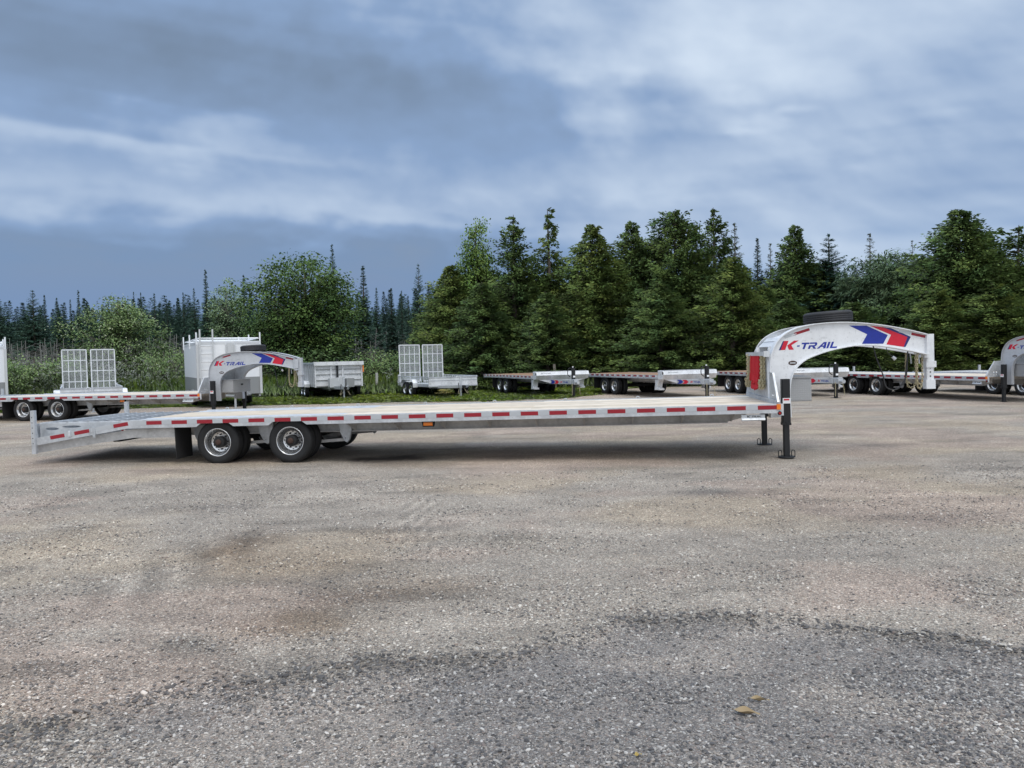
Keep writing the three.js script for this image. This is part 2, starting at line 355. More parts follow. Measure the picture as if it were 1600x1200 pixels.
const gravelMaps = (() => {
  const N = 2048, rnd = random(1234), col = new Float32Array(N * N * 3), hgt = new Float32Array(N * N);
  for (let y = 0; y < N; y++) for (let x = 0; x < N; x++) {
    const o = y * N + x, a = hash(x, y, 1), b = tiled(x / N, y / N, 180, 4, 2), c = tiled(x / N, y / N, 20, 8, 3), v = 0.20 + (a - 0.5) * 0.14 + (b - 0.5) * 0.16 + (c - 0.5) * 0.05;
    col[o * 3] = v * 1.02; col[o * 3 + 1] = v * 0.955; col[o * 3 + 2] = v * 0.91;
    hgt[o] = b * 0.22 + a * 0.06;
  }
  const kinds = [[0.30, 0.285, 0.27], [0.36, 0.33, 0.30], [0.27, 0.265, 0.265], [0.19, 0.185, 0.18], [0.25, 0.22, 0.2], [0.43, 0.42, 0.40], [0.34, 0.29, 0.26], [0.13, 0.13, 0.13], [0.56, 0.55, 0.53]];
  const stone = (r) => {
    const cx = rnd() * N, cy = rnd() * N, turn = rnd() * Math.PI, e = 0.5 + rnd() * 0.5, k = kinds[Math.floor(rnd() ** 1.25 * kinds.length)], f = 0.78 + rnd() * 0.42, ca = Math.cos(turn), sa = Math.sin(turn), t1 = rnd() * 6.28, t2 = rnd() * 6.28, tx = (rnd() - 0.5) * 0.7, ty = (rnd() - 0.5) * 0.7;
    const top = 0.10 + r * 0.045;
    for (let y = -Math.ceil(r); y <= r; y++) for (let x = -Math.ceil(r); x <= r; x++) {
      const p = (x * ca + y * sa) / r, q = (-x * sa + y * ca) / (r * e), an = Math.atan2(q, p), lim = 0.86 + 0.09 * Math.sin(3 * an + t1) + 0.06 * Math.sin(5 * an + t2), rr = Math.sqrt(p * p + q * q) / lim;
      if (rr >= 1) continue;
      const X = (((Math.round(cx) + x) % N) + N) % N, Y = (((Math.round(cy) + y) % N) + N) % N, o = Y * N + X, h = top * Math.sqrt(1 - rr * rr * 0.92) + 0.12 + (p * tx + q * ty) * top * 0.4;
      if (h < hgt[o]) continue;
      hgt[o] = h;
      const v = f * (0.93 + 0.14 * hash(X, Y, 77));
      for (let c = 0; c < 3; c++) col[o * 3 + c] = k[c] * v;
    }
  };
  for (let i = 0; i < 300000; i++) stone(1.3 + rnd() * 2.0);
  for (let i = 0; i < 52000; i++) stone(2.6 + rnd() * 2.6);
  for (let i = 0; i < 4200; i++) stone(4.2 + rnd() * 2.6);
  for (let i = 0; i < 160; i++) stone(7 + rnd() * 5);
  const colour = new Uint8Array(N * N * 4), bump = new Uint8Array(N * N * 4);
  for (let o = 0; o < N * N; o++) {
    for (let c = 0; c < 3; c++) { colour[o * 4 + c] = clamp(Math.round(255 * srgb(clamp(col[o * 3 + c] * 1.12))), 0, 255); bump[o * 4 + c] = clamp(Math.round(hgt[o] * 255 / 0.8), 0, 255); }
    colour[o * 4 + 3] = bump[o * 4 + 3] = 255;
  }
  const make = (d, isColour) => {
    const t = new THREE.DataTexture(d, N, N);
    t.wrapS = t.wrapT = THREE.RepeatWrapping; t.magFilter = THREE.LinearFilter; t.minFilter = THREE.LinearMipmapLinearFilter; t.generateMipmaps = true;
    if (isColour) t.colorSpace = THREE.SRGBColorSpace;
    t.needsUpdate = true;
    return t;
  };
  return { colour: make(colour, true), bump: make(bump, false) };
})();
{
  const steps = (from, to, fine, growth, most) => { const l = [from]; let s = fine; while (l[l.length - 1] < to) { l.push(l[l.length - 1] + s); s = Math.min(s * growth, most); } l[l.length - 1] = to; return l; };
  const right = steps(0, 60, 0.055, 1.012, 1.6), xs = [...right.slice(1).reverse().map((x) => -x), ...right];
  const ds = [-30, -20, -12, -7, -4, -2, -1, 0, 0.6, 1.2, 1.6, ...steps(2.0, 50, 0.05, 1.008, 0.5)];
  const nx = xs.length, nd = ds.length, pos = new Float32Array(nx * nd * 3), uv = new Float32Array(nx * nd * 2), col = new Float32Array(nx * nd * 3), index = [];
  for (let j = 0; j < nd; j++) for (let i = 0; i < nx; i++) {
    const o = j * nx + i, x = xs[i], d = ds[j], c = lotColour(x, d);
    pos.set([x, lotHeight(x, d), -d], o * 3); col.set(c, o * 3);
    uv[o * 2] = (x * 0.966 + d * 0.259) / TILE; uv[o * 2 + 1] = (d * 0.966 - x * 0.259) / TILE;
    if (i && j) { const a = o - nx - 1, b = o - nx, e = o - 1; index.push(a, b, o, a, o, e); }
  }
  const g = new THREE.BufferGeometry();
  g.setAttribute('position', new THREE.BufferAttribute(pos, 3)); g.setAttribute('uv', new THREE.BufferAttribute(uv, 2)); g.setAttribute('color', new THREE.BufferAttribute(col, 3));
  g.setIndex(index); g.computeVertexNormals();
  const lot = new THREE.Mesh(g, new THREE.MeshStandardMaterial({ vertexColors: true, map: gravelMaps.colour, bumpMap: gravelMaps.bump, bumpScale: 0.018, roughness: 0.95, metalness: 0 }));
  lot.name = 'gravel_lot'; lot.receiveShadow = true; lot.castShadow = true;
  tag(lot, 'broad gravel lot of grey and beige stones with dark stains', 'gravel lot', null, 'structure');
  scene.add(lot);
}
// loose stones lying on the near part of the lot
{
  const rnd = random(77), shape = new THREE.IcosahedronGeometry(1, 0), p = shape.attributes.position, bend = new Map();
  for (let i = 0; i < p.count; i++) {
    const k = [p.getX(i), p.getY(i), p.getZ(i)].map((v) => v.toFixed(3)).join();
    if (!bend.has(k)) bend.set(k, 0.72 + rnd() * 0.5);
    const s = bend.get(k);
    p.setXYZ(i, p.getX(i) * s * 1.15, p.getY(i) * s * 0.72, p.getZ(i) * s);
  }
  shape.computeVertexNormals();
  const list = [], kinds = [[0.30, 0.285, 0.27], [0.36, 0.33, 0.30], [0.25, 0.245, 0.245], [0.14, 0.14, 0.145], [0.25, 0.215, 0.2], [0.48, 0.47, 0.45], [0.10, 0.10, 0.105], [0.58, 0.57, 0.55], [0.2, 0.195, 0.19]];
  for (let n = 0; n < 260000; n++) {
    const d = 2.6 + 8.5 * rnd() ** 1.9, x = (rnd() - 0.5) * (d * 1.55 + 1);
    const m = d - millingsEnd(x), ridge = Math.exp(-((m - 0.05) ** 2) / 0.03), clump = fbm(x * 1.6, d * 2.4, 88, 4);
    if (rnd() > 0.14 + 0.75 * smooth(0.46, 0.7, clump) + 0.55 * ridge + (m < 0 ? 0.1 : 0)) continue;
    const s = (0.0026 + 0.0068 * rnd() ** 3.4 + (rnd() < 0.25 ? 0.007 * ridge * rnd() : 0)) * (1 + 0.03 * d);
    list.push([x, d, s, ridge, m]);
  }
  const stones = new THREE.InstancedMesh(shape, new THREE.MeshStandardMaterial({ roughness: 0.95 }), list.length), q = new THREE.Object3D(), c = new THREE.Color();
  list.forEach(([x, d, s, ridge, m], i) => {
    q.position.set(x, lotHeight(x, d) + s * 0.25, -d); q.rotation.set((rnd() - 0.5) * 0.9, rnd() * 6.28, (rnd() - 0.5) * 0.9); q.scale.set(s * (0.8 + rnd() * 0.6), s * (0.7 + rnd() * 0.5), s);
    q.updateMatrix(); stones.setMatrixAt(i, q.matrix);
    const k = rnd() < 0.45 * ridge + (m < 0 ? 0.18 : 0) ? kinds[rnd() < 0.5 ? 3 : 6] : kinds[Math.floor(rnd() ** 1.2 * kinds.length)], f = 0.78 + rnd() * 0.4, l = lotColour(x, d);
    c.setRGB(k[0] * f * lerp(1, l[0], 0.6), k[1] * f * lerp(1, l[1], 0.6), k[2] * f * lerp(1, l[2], 0.6)); stones.setColorAt(i, c);
  });
  stones.name = 'loose_stones'; stones.castShadow = stones.receiveShadow = true;
  tag(stones, 'loose small stones scattered over the near gravel', 'stones', null, 'stuff');
  scene.add(stones);
}
// the field beyond the lot, out to the horizon
{
  const g = new THREE.PlaneGeometry(1600, 1000, 160, 100), p = g.attributes.position, col = new Float32Array(p.count * 3);
  g.rotateX(-Math.PI / 2); g.translate(0, 0, -430);
  for (let i = 0; i < p.count; i++) {
    const x = p.getX(i), d = -p.getZ(i), far = smooth(300, 900, d);
    p.setY(i, -0.06 + far * (6 + 34 * fbm(x * 0.004, d * 0.004, 3, 3)));
    const v = 0.7 + 0.6 * fbm(x * 0.08, d * 0.08, 8, 4);
    col.set([0.15 * v, 0.22 * v, 0.05 * v], i * 3);
  }
  g.setAttribute('color', new THREE.BufferAttribute(col, 3)); g.computeVertexNormals();
  const field = new THREE.Mesh(g, new THREE.MeshStandardMaterial({ vertexColors: true, roughness: 1 }));
  field.name = 'grass_field'; field.receiveShadow = true;
  tag(field, 'green field of rough grass behind the gravel lot', 'field', null, 'structure');
  scene.add(field);
}

// ---------------------------------------------------------------- lettering and marks, cut as thin sheets of colour
// each letter: outline and holes on a field one unit high; sheared to the right when placed
const LETTERS = {
  K: [1.5, [[0, 0], [0.46, 0], [0.46, 1], [0, 1]], [[0.5, 0.50], [1.02, 1.0], [1.5, 1.0], [0.92, 0.5], [1.34, 0], [0.84, 0]]],
  '-': [0.62, [[0.05, 0.36], [0.5, 0.36], [0.5, 0.56], [0.05, 0.56]]],
  T: [1.3, [[0.48, 0], [0.84, 0], [0.84, 0.76], [1.3, 0.76], [1.3, 1], [0, 1], [0, 0.76], [0.48, 0.76]]],
  R: [1.45, [[0, 0], [0.36, 0], [0.36, 0.34], [0.62, 0.34], [0.98, 0], [1.42, 0], [1.0, 0.36], [1.24, 0.46], [1.32, 0.64], [1.28, 0.84], [1.08, 1], [0, 1], [0, 0.78], [0.92, 0.78], [0.98, 0.66], [0.92, 0.56], [0, 0.56]]],
  A: [1.5, [[0, 0], [0.42, 0], [0.58, 0.26], [1.04, 0.26], [1.06, 0], [1.48, 0], [1.3, 1], [0.8, 1]], null, [[0.72, 0.46], [1.02, 0.46], [0.98, 0.8]]],
  I: [0.5, [[0, 0], [0.36, 0], [0.36, 1], [0, 1]]],
  L: [1.2, [[0, 0], [1.2, 0], [1.2, 0.24], [0.36, 0.24], [0.36, 1], [0, 1]]],
};
function letter(ch, x, y, h, wide, lean, depth) {
  const [w, ...outs] = LETTERS[ch], shapes = [], map = ([a, b]) => new THREE.Vector2(x + a * h * wide + b * h * lean, y + b * h);
  const holes = outs.length > 2 ? outs.pop() : null;
  for (const o of outs) if (o) { const s = new THREE.Shape(o.map(map)); if (holes) s.holes.push(new THREE.Path(holes.map(map))); shapes.push(s); }
  return [new THREE.ExtrudeGeometry(shapes, { depth, bevelEnabled: false }), w * h * wide];
}
function word(pieces, text, x, y, h, wide, lean, z, gap = 0.1, depth = 0.0015) {
  for (const ch of text) { const [g, w] = letter(ch, x, y, h, wide, lean, depth); pieces.add(g.translate(0, 0, z)); x += w + gap * h; }
  return x;
}

// ---------------------------------------------------------------- wheels
function wheelShapes(R0, width, rimR, dish) {
  const w = width / 2, s = R0 - rimR;
  const tyre = [[rimR - 0.005, -w * 0.78], [rimR + s * 0.10, -w * 0.92], [rimR + s * 0.45, -w], [rimR + s * 0.76, -w * 0.95], [R0 - 0.020, -w * 0.86], [R0 - 0.007, -w * 0.76]];
  const ribs = 4;
  for (let i = 0; i < ribs; i++) {
    const a = -w * 0.7 + (i / ribs) * w * 1.4, b = -w * 0.7 + ((i + 1) / ribs) * w * 1.4, m = 0.005;
    tyre.push([R0, a + m], [R0, b - m]); if (i < ribs - 1) tyre.push([R0 - 0.009, b - m + 0.001], [R0 - 0.009, b + m - 0.001]);
  }
  tyre.push([R0 - 0.006, w * 0.7], [R0 - 0.018, w * 0.82], [rimR + s * 0.80, w * 0.93], [rimR + s * 0.62, w * 0.985], [rimR + s * 0.6, w * 1.005], [rimR + s * 0.45, w], [rimR + s * 0.42, w * 0.985], [rimR + s * 0.10, w * 0.92], [rimR - 0.005, w * 0.78]);
  const rim = [[rimR + 0.004, w * 0.80], [rimR + 0.006, w * 0.90], [rimR - 0.004, w * 0.92], [rimR - 0.014, w * 0.86], [rimR - 0.022, w * 0.55], [rimR - 0.040, w * 0.45], [rimR - 0.044, w * 0.9 - dish * 0.75], [rimR - 0.06, w * 0.9 - dish * 0.92], [rimR - 0.085, w * 0.9 - dish], [0.085, w * 0.9 - dish], [0.075, w * 0.9 - dish + 0.004], [0.02, w * 0.9 - dish + 0.004]];
  return { tyre, rim, w, face: w * 0.9 - dish };
}
const Q_SIDE = new THREE.Matrix4().makeRotationX(Math.PI / 2);     // lathe axis to z, outer face towards +z
const spec = { dual: wheelShapes(0.375, 0.205, 0.235, 0.135), single: wheelShapes(0.385, 0.215, 0.215, 0.05), small: wheelShapes(0.335, 0.19, 0.205, 0.045) };
const wheelCache = new Map();
function wheelParts(kind) {
  if (wheelCache.has(kind)) return wheelCache.get(kind);
  const s = spec[kind], R0 = kind === 'dual' ? 0.375 : kind === 'single' ? 0.385 : 0.335;
  const tyre = P().lathe(s.tyre, Q_SIDE, 48).geometry(), rim = P().lathe(s.rim, Q_SIDE, 48).geometry();
  const hub = P().lathe(kind === 'dual' ? [[0.098, s.face], [0.098, s.face + 0.085], [0.088, s.face + 0.10], [0.050, s.face + 0.105]] : [[0.05, s.face], [0.048, s.face + 0.04], [0.03, s.face + 0.055], [0.001, s.face + 0.058]], Q_SIDE, 24).geometry();
  const cap = P().lathe([[0.050, s.face + 0.1], [0.047, s.face + 0.125], [0.030, s.face + 0.135], [0.001, s.face + 0.136]], Q_SIDE, 20).geometry();
  const nuts = P(), holes = P(), n = kind === 'dual' ? 8 : 6, rr = kind === 'dual' ? 0.125 : 0.075;
  for (let i = 0; i < n; i++) {
    const a = (i / n) * Math.PI * 2 + 0.2, x = Math.cos(a) * rr, y = Math.sin(a) * rr;
    nuts.rod([x, y, s.face], [x, y, s.face + 0.032], 0.015, 0.011, 6);
    const b = a + Math.PI / n, h = kind === 'dual' ? 0.158 : 0.118;
    holes.rod([Math.cos(b) * h, Math.sin(b) * h, s.face - 0.004], [Math.cos(b) * h, Math.sin(b) * h, s.face + 0.0025], 0.019, 0.019, 12);
  }
  const out = { tyre, rim, hub, cap, nuts: nuts.geometry(), holes: holes.geometry(), R0, face: s.face };
  wheelCache.set(kind, out);
  return out;
}
function mesh(name, g, m, parent) { const o = new THREE.Mesh(g, m); o.name = name; parent.add(o); return o; }
function wheel(kind, x, z, side, parent, full = true, rimMat = M.brightRim) {
  const p = wheelParts(kind), o = new THREE.Group();
  o.name = 'wheel'; o.position.set(x, p.R0 - 0.012, z); if (side < 0) o.rotation.y = Math.PI;
  o.rotation.z = (x * 7.3 + z * 3.1) % 1;
  parent.add(o);
  mesh('tyre', p.tyre, M.rubber, o); mesh('rim', p.rim, rimMat, o);
  if (full) { mesh('hub', p.hub, kind === 'dual' ? M.dullBlack : M.dullRim, o); mesh('lug_nuts', p.nuts, M.dullBlack, o).userData.kind = 'stuff'; mesh('vent_holes', p.holes, M.tyreInside, o).userData.kind = 'stuff'; if (kind === 'dual') mesh('hub_cap', p.cap, M.rust, o); }
  return o;
}

// ---------------------------------------------------------------- gooseneck flatbed trailer: x runs forward, +z is the side with the lettering towards the lot
const curve = (pts, n = 26) => new THREE.CatmullRomCurve3(pts.map(([x, y]) => new THREE.Vector3(x, y, 0)), false, 'centripetal').getPoints(n).map((p) => [p.x, p.y]);
const ARM_OUTER = [[0, 0.52], [0, 1.0], [0.005, 1.42], [0.05, 1.60], [0.17, 1.785], [0.39, 1.915], [0.72, 1.985], [1.16, 2.005], [1.50, 1.985], [1.94, 1.925], [2.36, 1.835], [2.64, 1.76]];
const ARM_INNER = [[0.31, 0.52], [0.31, 1.04], [0.385, 1.265], [0.55, 1.42], [0.83, 1.53], [1.16, 1.605], [1.54, 1.642], [1.92, 1.605], [2.26, 1.54], [2.64, 1.452]];
function armGeometry() {
  const up = curve(ARM_OUTER, 36), low = curve(ARM_INNER, 34), web = P();
  web.plate([...up, ...[...low].reverse()], -0.006, 0.012);
  const flange = (line, out) => {
    const off = line.map(([x, y], i) => {
      const a = line[Math.max(0, i - 1)], b = line[Math.min(line.length - 1, i + 1)], dx = b[0] - a[0], dy = b[1] - a[1], l = Math.hypot(dx, dy);
      return [x - (dy / l) * 0.014 * out, y + (dx / l) * 0.014 * out];
    });
    web.plate([...line, ...off.reverse()], -0.055, 0.11);
  };
  flange(up, 1); flange(low, -1);
  web.box(2.615, 1.607, 0, 0.012, 0.285, 0.1);
  return web.geometry();
}
const armShape = armGeometry();
function armMarks(arm, side) {
  const z = side > 0 ? 0.0065 : -0.0085, sheet = (pts, name, mat, dz = 0) => P().plate(pts, z + (side > 0 ? dz : -dz), 0.002).build(name, mat, arm);
  sheet([[1.33, 1.955], [1.62, 1.945], [1.975, 1.782], [1.895, 1.645], [1.54, 1.655], [1.63, 1.805]], 'blue_chevron', M.blueDecal);
  sheet([[1.675, 1.942], [1.885, 1.915], [2.305, 1.74], [2.238, 1.582], [1.95, 1.632], [2.03, 1.785]], 'red_chevron', M.redDecal);
  sheet([[1.885, 1.915], [2.03, 1.892], [2.362, 1.742], [2.272, 1.582], [2.238, 1.582], [2.305, 1.74]], 'navy_edge', M.navy);
  if (side > 0) {
    const k = P(), edge = P(), t = P();
    word(k, 'K', 0.185, 1.597, 0.145, 1.12, 0.42, z); k.build('red_letter', M.redDecal, arm);
    edge.plate([[0.155, 1.597], [0.188, 1.597], [0.249, 1.742], [0.228, 1.742]], z + 0.0005, 0.001); edge.build('letter_edge', M.navy, arm);
    const x = word(t, '-', 0.435, 1.605, 0.105, 0.9, 0.42, z, 0.02);
    word(t, 'TRAIL', 0.50, 1.602, 0.102, 0.95, 0.42, z, 0.09); t.build('blue_lettering', M.blueDecal, arm);
    const o = P().add(new THREE.CylinderGeometry(0.072, 0.072, 0.002, 28), new THREE.Matrix4().makeScale(1, 0.5, 1).multiply(new THREE.Matrix4().makeRotationX(Math.PI / 2)).setPosition(0.38, 1.385, z + 0.001)); o.build('oval_badge', M.rust, arm);
    P().box(0.38, 1.385, z + 0.003, 0.095, 0.02, 0.0015).build('badge_band', M.silverTape, arm);
  }
  const turned = (x, y, len, a, name, mat) => P().box(x, y, z + 0.001, len, 0.042, 0.002, 0, 0, a).build(name, mat, arm);
  turned(0.335, 1.822, 0.17, 0.3, 'silver_tape', M.silverTape); turned(0.545, 1.882, 0.26, 0.27, 'red_tape', M.red); turned(2.50, 1.762, 0.26, -0.235, 'red_tape', M.red); turned(2.26, 1.818, 0.2, -0.22, 'silver_tape', M.silverTape);
}
const chainLink = new THREE.TorusGeometry(0.018, 0.0055, 5, 9).scale(1.35, 0.85, 1);
function chain(pieces, pts, step = 0.034) {
  const c = new THREE.CatmullRomCurve3(pts.map((p) => new THREE.Vector3(...p))), n = Math.max(2, Math.round(c.getLength() / step)), X = new THREE.Vector3(1, 0, 0);
  for (let i = 0; i <= n; i++) {
    const p = c.getPointAt(i / n), t = c.getTangentAt(i / n), q = new THREE.Quaternion().setFromUnitVectors(X, t).multiply(new THREE.Quaternion().setFromAxisAngle(X, i % 2 ? Math.PI / 2 : 0));
    pieces.add(chainLink, new THREE.Matrix4().compose(p, q, new THREE.Vector3(1, 1, 1)));
  }
}
const smallWord = (pieces, text, x, y, h, z) => word(pieces, text, x, y, h, 0.95, 0.35, z, 0.1, 0.001);

function makeGooseneck({ name, label, group, front, armMaterial, wood, rimMat, rack = false, tape = true }) {
  const t = thing(name, label, 'trailer', group), deckY = 0.77, rear = -2.17, tail = -3.98, rnd = random(front * 100);
  t.rotation.order = 'YXZ';
  // deck boards
  for (let i = 0; i < 13; i++) {
    const z = (i - 6) * 0.186, outer = Math.abs(z) > 0.62, x0 = outer ? 1.5 : rear, cut = x0 + (front - 0.03 - x0) * (0.35 + 0.4 * rnd());
    for (const [a, b] of front > 7 ? [[x0, cut - 0.002], [cut + 0.002, front - 0.03]] : [[x0, front - 0.03]]) P().soft((a + b) / 2, deckY - 0.0175 + (rnd() - 0.5) * 0.004, z, b - a, 0.035, 0.181, 0.004).build('deck_plank', wood[Math.floor(rnd() * wood.length)], t);
  }
  for (const s of [1, -1]) {
    P().box((rear + 1.49) / 2, deckY - 0.009, s * 0.935, 1.49 - rear, 0.014, 0.6).build('wheel_cover_plate', M.paleGalvanised, t);
    P().box((front + rear) / 2, deckY + 0.004, s * 1.268, front - rear, 0.012, 0.055).build('rail_cap', M.paleGalvanised, t);
    // side rail with lowered lip between the wheels
    const top = deckY - 0.003, lip = 0.638, cut = 0.695, line = [[tail, top - 0.262], [rear, top], [front, top], [front, lip]];
    for (const c of [0.64, -0.64]) line.push([c + 0.33, lip], [c + 0.25, cut], [c - 0.25, cut], [c - 0.33, lip]);
    line.push([rear - 0.05, lip], [tail, top - 0.392]);
    P().plate(line, s > 0 ? 1.245 : -1.295, 0.05).build('side_rail', M.railSteel, t);
    // frame beams
    const beam = P(), end = front - 0.38;
    beam.plate([[rear, 0.47], [end - 0.3, 0.47], [end, 0.55], [end, 0.73], [rear, 0.73]], s * 0.70 - 0.006, 0.012);
    beam.box((rear + end - 0.3) / 2, 0.464, s * 0.70, end - 0.3 - rear, 0.014, 0.16).box((rear + end) / 2, 0.72, s * 0.70, end - rear, 0.014, 0.16);
    beam.build('frame_beam', M.warmGreySteel, t);
    for (let x = 1.62; x < front - 0.6; x += 0.78) P().add(new THREE.ExtrudeGeometry(new THREE.Shape([[0.71, 0.48], [0.80, 0.48], [1.24, 0.64], [1.24, 0.73], [0.71, 0.73]].map(([a, b]) => new THREE.Vector2(a, b))), { depth: 0.012, bevelEnabled: false }), new THREE.Matrix4().set(0, 0, 1, x, 0, 1, 0, 0, s, 0, 0, 0, 0, 0, 0, 1)).build('outrigger', M.warmGreySteel, t);
    // sloped tail: deep web under the rail
    P().plate([[tail, 0.245], [rear - 0.6, 0.40], [rear, 0.47], [rear + 0.75, 0.47], [rear + 0.75, 0.63], [rear, 0.62], [tail, 0.385]], s > 0 ? 1.17 : -1.19, 0.02).build('tail_beam', M.warmGreySteel, t);
    const side = P().plate([[tail + 0.02, deckY - 0.025], [rear - 0.05, deckY - 0.025], [tail + 0.02, deckY - 0.28]], s > 0 ? 1.13 : -1.145, 0.015, [hole(tail + 0.25, 0.655, 0.26, 0.05), hole(tail + 0.62, 0.685, 0.36, 0.04)]).build('ramp_side_plate', M.galvanised, t);
    const post = P().soft(tail + 0.02, 0.615, s * 1.29, 0.75, 0.075, 0.075, 0.008, 0, 0, Math.PI / 2).build('rear_post', M.railSteel, t);
    for (let i = 0; i < 6; i++) P().rod([tail + 0.02, 0.42 + i * 0.09, s * 1.3275], [tail + 0.02, 0.42 + i * 0.09, s * 1.33], 0.009, 0.009, 8).build('bolt_hole', M.dullBlack, post);
    P().box(tail - 0.04, 0.40, s * 1.20, 0.02, 0.09, 0.06).build('tail_lamp', M.lampRed, t);
    P().soft(tail + 0.7, 0.575, s * 1.305, 0.04, 0.1, 0.035, 0.004).build('rail_bracket', M.paleGalvanised, t);
    P().box(tail + 1.15, 0.58, s * 1.302, 0.05, 0.16, 0.012).build('rail_bracket', M.galvanised, t);
    // undercarriage
    for (const x of [0.64, -0.64]) {
      wheel('dual', x, s * 1.13, s, t, true, rimMat); wheel('dual', x, s * 0.835, -s, t, false, M.dullRim);
    }
    P().box(-1.36, 0.40, s * 1.03, 0.012, 0.60, 0.5, 0, 0, 0.02).build('mud_flap', M.dullBlack, t);
    P().box(-1.345, 0.712, s * 1.03, 0.03, 0.03, 0.52).build('mud_flap_bracket', M.galvanised, t);
    const hang = (x, w) => P().plate([[x - w, 0.70], [x + w, 0.70], [x + w * 0.9, 0.50], [x + w * 0.55, 0.32], [x + w * 0.2, 0.27], [x - w * 0.2, 0.30], [x - w * 0.75, 0.46]], s > 0 ? 0.74 : -0.80, 0.06, [hole(x, 0.35, 0.035, 0.035)], 0.008).build('spring_hanger', M.galvanised, t);
    hang(1.45, 0.13); hang(0.02, 0.15); hang(-1.2, 0.12);
    for (const x of [1.45, 0.05]) P().bar([x, 0.32, s * 0.72], [x - 0.72, 0.28, s * 0.70], 0.05).build('torque_arm', M.warmGreySteel, t);
    const spring = P();
    for (const x of [0.64, -0.64]) for (let i = 0; i < 4; i++) spring.box(x, 0.50 - i * 0.016, s * 0.66, 1.15 - i * 0.22, 0.014, 0.075);
    spring.build('leaf_spring', M.dullBlack, t);
    // landing leg
    const leg = P().soft(front + 0.20, 0.78, s * 0.855, 0.72, 0.125, 0.125, 0.012, 0, 0, Math.PI / 2).build('landing_leg', M.black, t);
    P().soft(front + 0.20, 0.19, s * 0.855, 0.56, 0.09, 0.09, 0.01, 0, 0, Math.PI / 2).build('inner_leg', M.black, leg);
    P().box(front + 0.20, 0.435, s * 0.855, 0.135, 0.04, 0.135).rod([front + 0.2, 0.46, s * 0.93], [front + 0.2, 0.46, s * 0.945], 0.012).build('leg_collar', M.black, leg);
    const foot = P().add(new THREE.CylinderGeometry(0.128, 0.132, 0.012, 24), new THREE.Matrix4().setPosition(front + 0.2, -0.088, s * 0.855));
    for (const k of [-1, 1]) foot.tube([[front + 0.2 + k * 0.075, -0.085, s * 0.855], [front + 0.2 + k * 0.078, 0.0, s * 0.855], [front + 0.2 + k * 0.10, 0.015, s * 0.855], [front + 0.2 + k * 0.122, 0.0, s * 0.855], [front + 0.2 + k * 0.125, -0.085, s * 0.855]], 0.007, 14, 5);
    foot.build('foot_plate', M.black, leg);
    P().box(front + 0.20, 0.80, s * 0.925, 0.115, 0.085, 0.004).build('warning_sticker', M.white, leg); P().box(front + 0.2, 0.818, s * 0.9285, 0.085, 0.025, 0.002).build('warning_band', M.redDecal, leg);
    // flared plate with oval openings between arm and rail
    const out = new THREE.Shape([[0.70, 0.76], [1.30, 0.76], [1.30, 0.83], [0.99, 1.24], [0.70, 1.26]].map(([a, b]) => new THREE.Vector2(a, b)));
    for (const a of [0.92, 1.02, 1.12]) for (const b of [0.825, 0.905]) if (a < 1.1 || b < 0.85) out.holes.push(hole(a, b, 0.05, 0.05));
    P().add(new THREE.ExtrudeGeometry(out, { depth: 0.012, bevelEnabled: false }), new THREE.Matrix4().set(0, 0, 1, front - 0.012, 0, 1, 0, 0, s, 0, 0, 0, 0, 0, 0, 1)).build('flared_plate', M.galvanised, t);
    P().bar([front - 0.006, 0.80, s * 1.305], [front - 0.006, 1.24, s * 0.99], 0.03).build('plate_edge', M.paleGalvanised, t);
    P().plate([[front + 0.002, 0.60], [front + 0.075, 0.60], [front + 0.075, 0.78], [front + 0.002, 0.78]], s > 0 ? 1.262 : -1.287, 0.025).build('corner_plate', M.paleGalvanised, t);
    P().rod([front + 0.015, 0.637, s * 1.287], [front + 0.015, 0.637, s * 1.305], 0.032, 0.03, 18).build('corner_lamp', M.dullBlack, t);
    P().rod([front + 0.015, 0.637, s * 1.304], [front + 0.015, 0.637, s * 1.309], 0.021, 0.018, 16).build('lamp_lens', M.lampRed, t);
    P().box(front + 0.0, 0.735, s * 1.297, 0.06, 0.085, 0.02).build('amber_marker', M.amber, t);
    // arm of the gooseneck
    const arm = mesh('gooseneck_arm', armShape, armMaterial, t);
    arm.position.set(front, 0, s * 0.70); arm.rotation.y = s * R(11.4);
    armMarks(arm, s);
    P().tube([[front + 2.45, 1.48, s * 0.16], [front + 2.47, 1.30, s * 0.17]], 0.012, 4).build('chain_hook', M.galvanised, t);
    const ch = P(); chain(ch, [[front + 2.40, 1.46, s * 0.20], [front + 2.40, 1.15, s * 0.21], [front + 2.43, 0.92, s * 0.20], [front + 2.48, 0.90, s * 0.16], [front + 2.52, 1.0, s * 0.13], [front + 2.53, 1.42, s * 0.12]]);
    chain(ch, [[front + 2.42, 1.46, s * 0.22], [front + 2.41, 1.2, s * 0.23], [front + 2.42, 1.0, s * 0.22], [front + 2.46, 0.97, s * 0.2]]);
    ch.build('safety_chain', M.chainGold, t);
  }
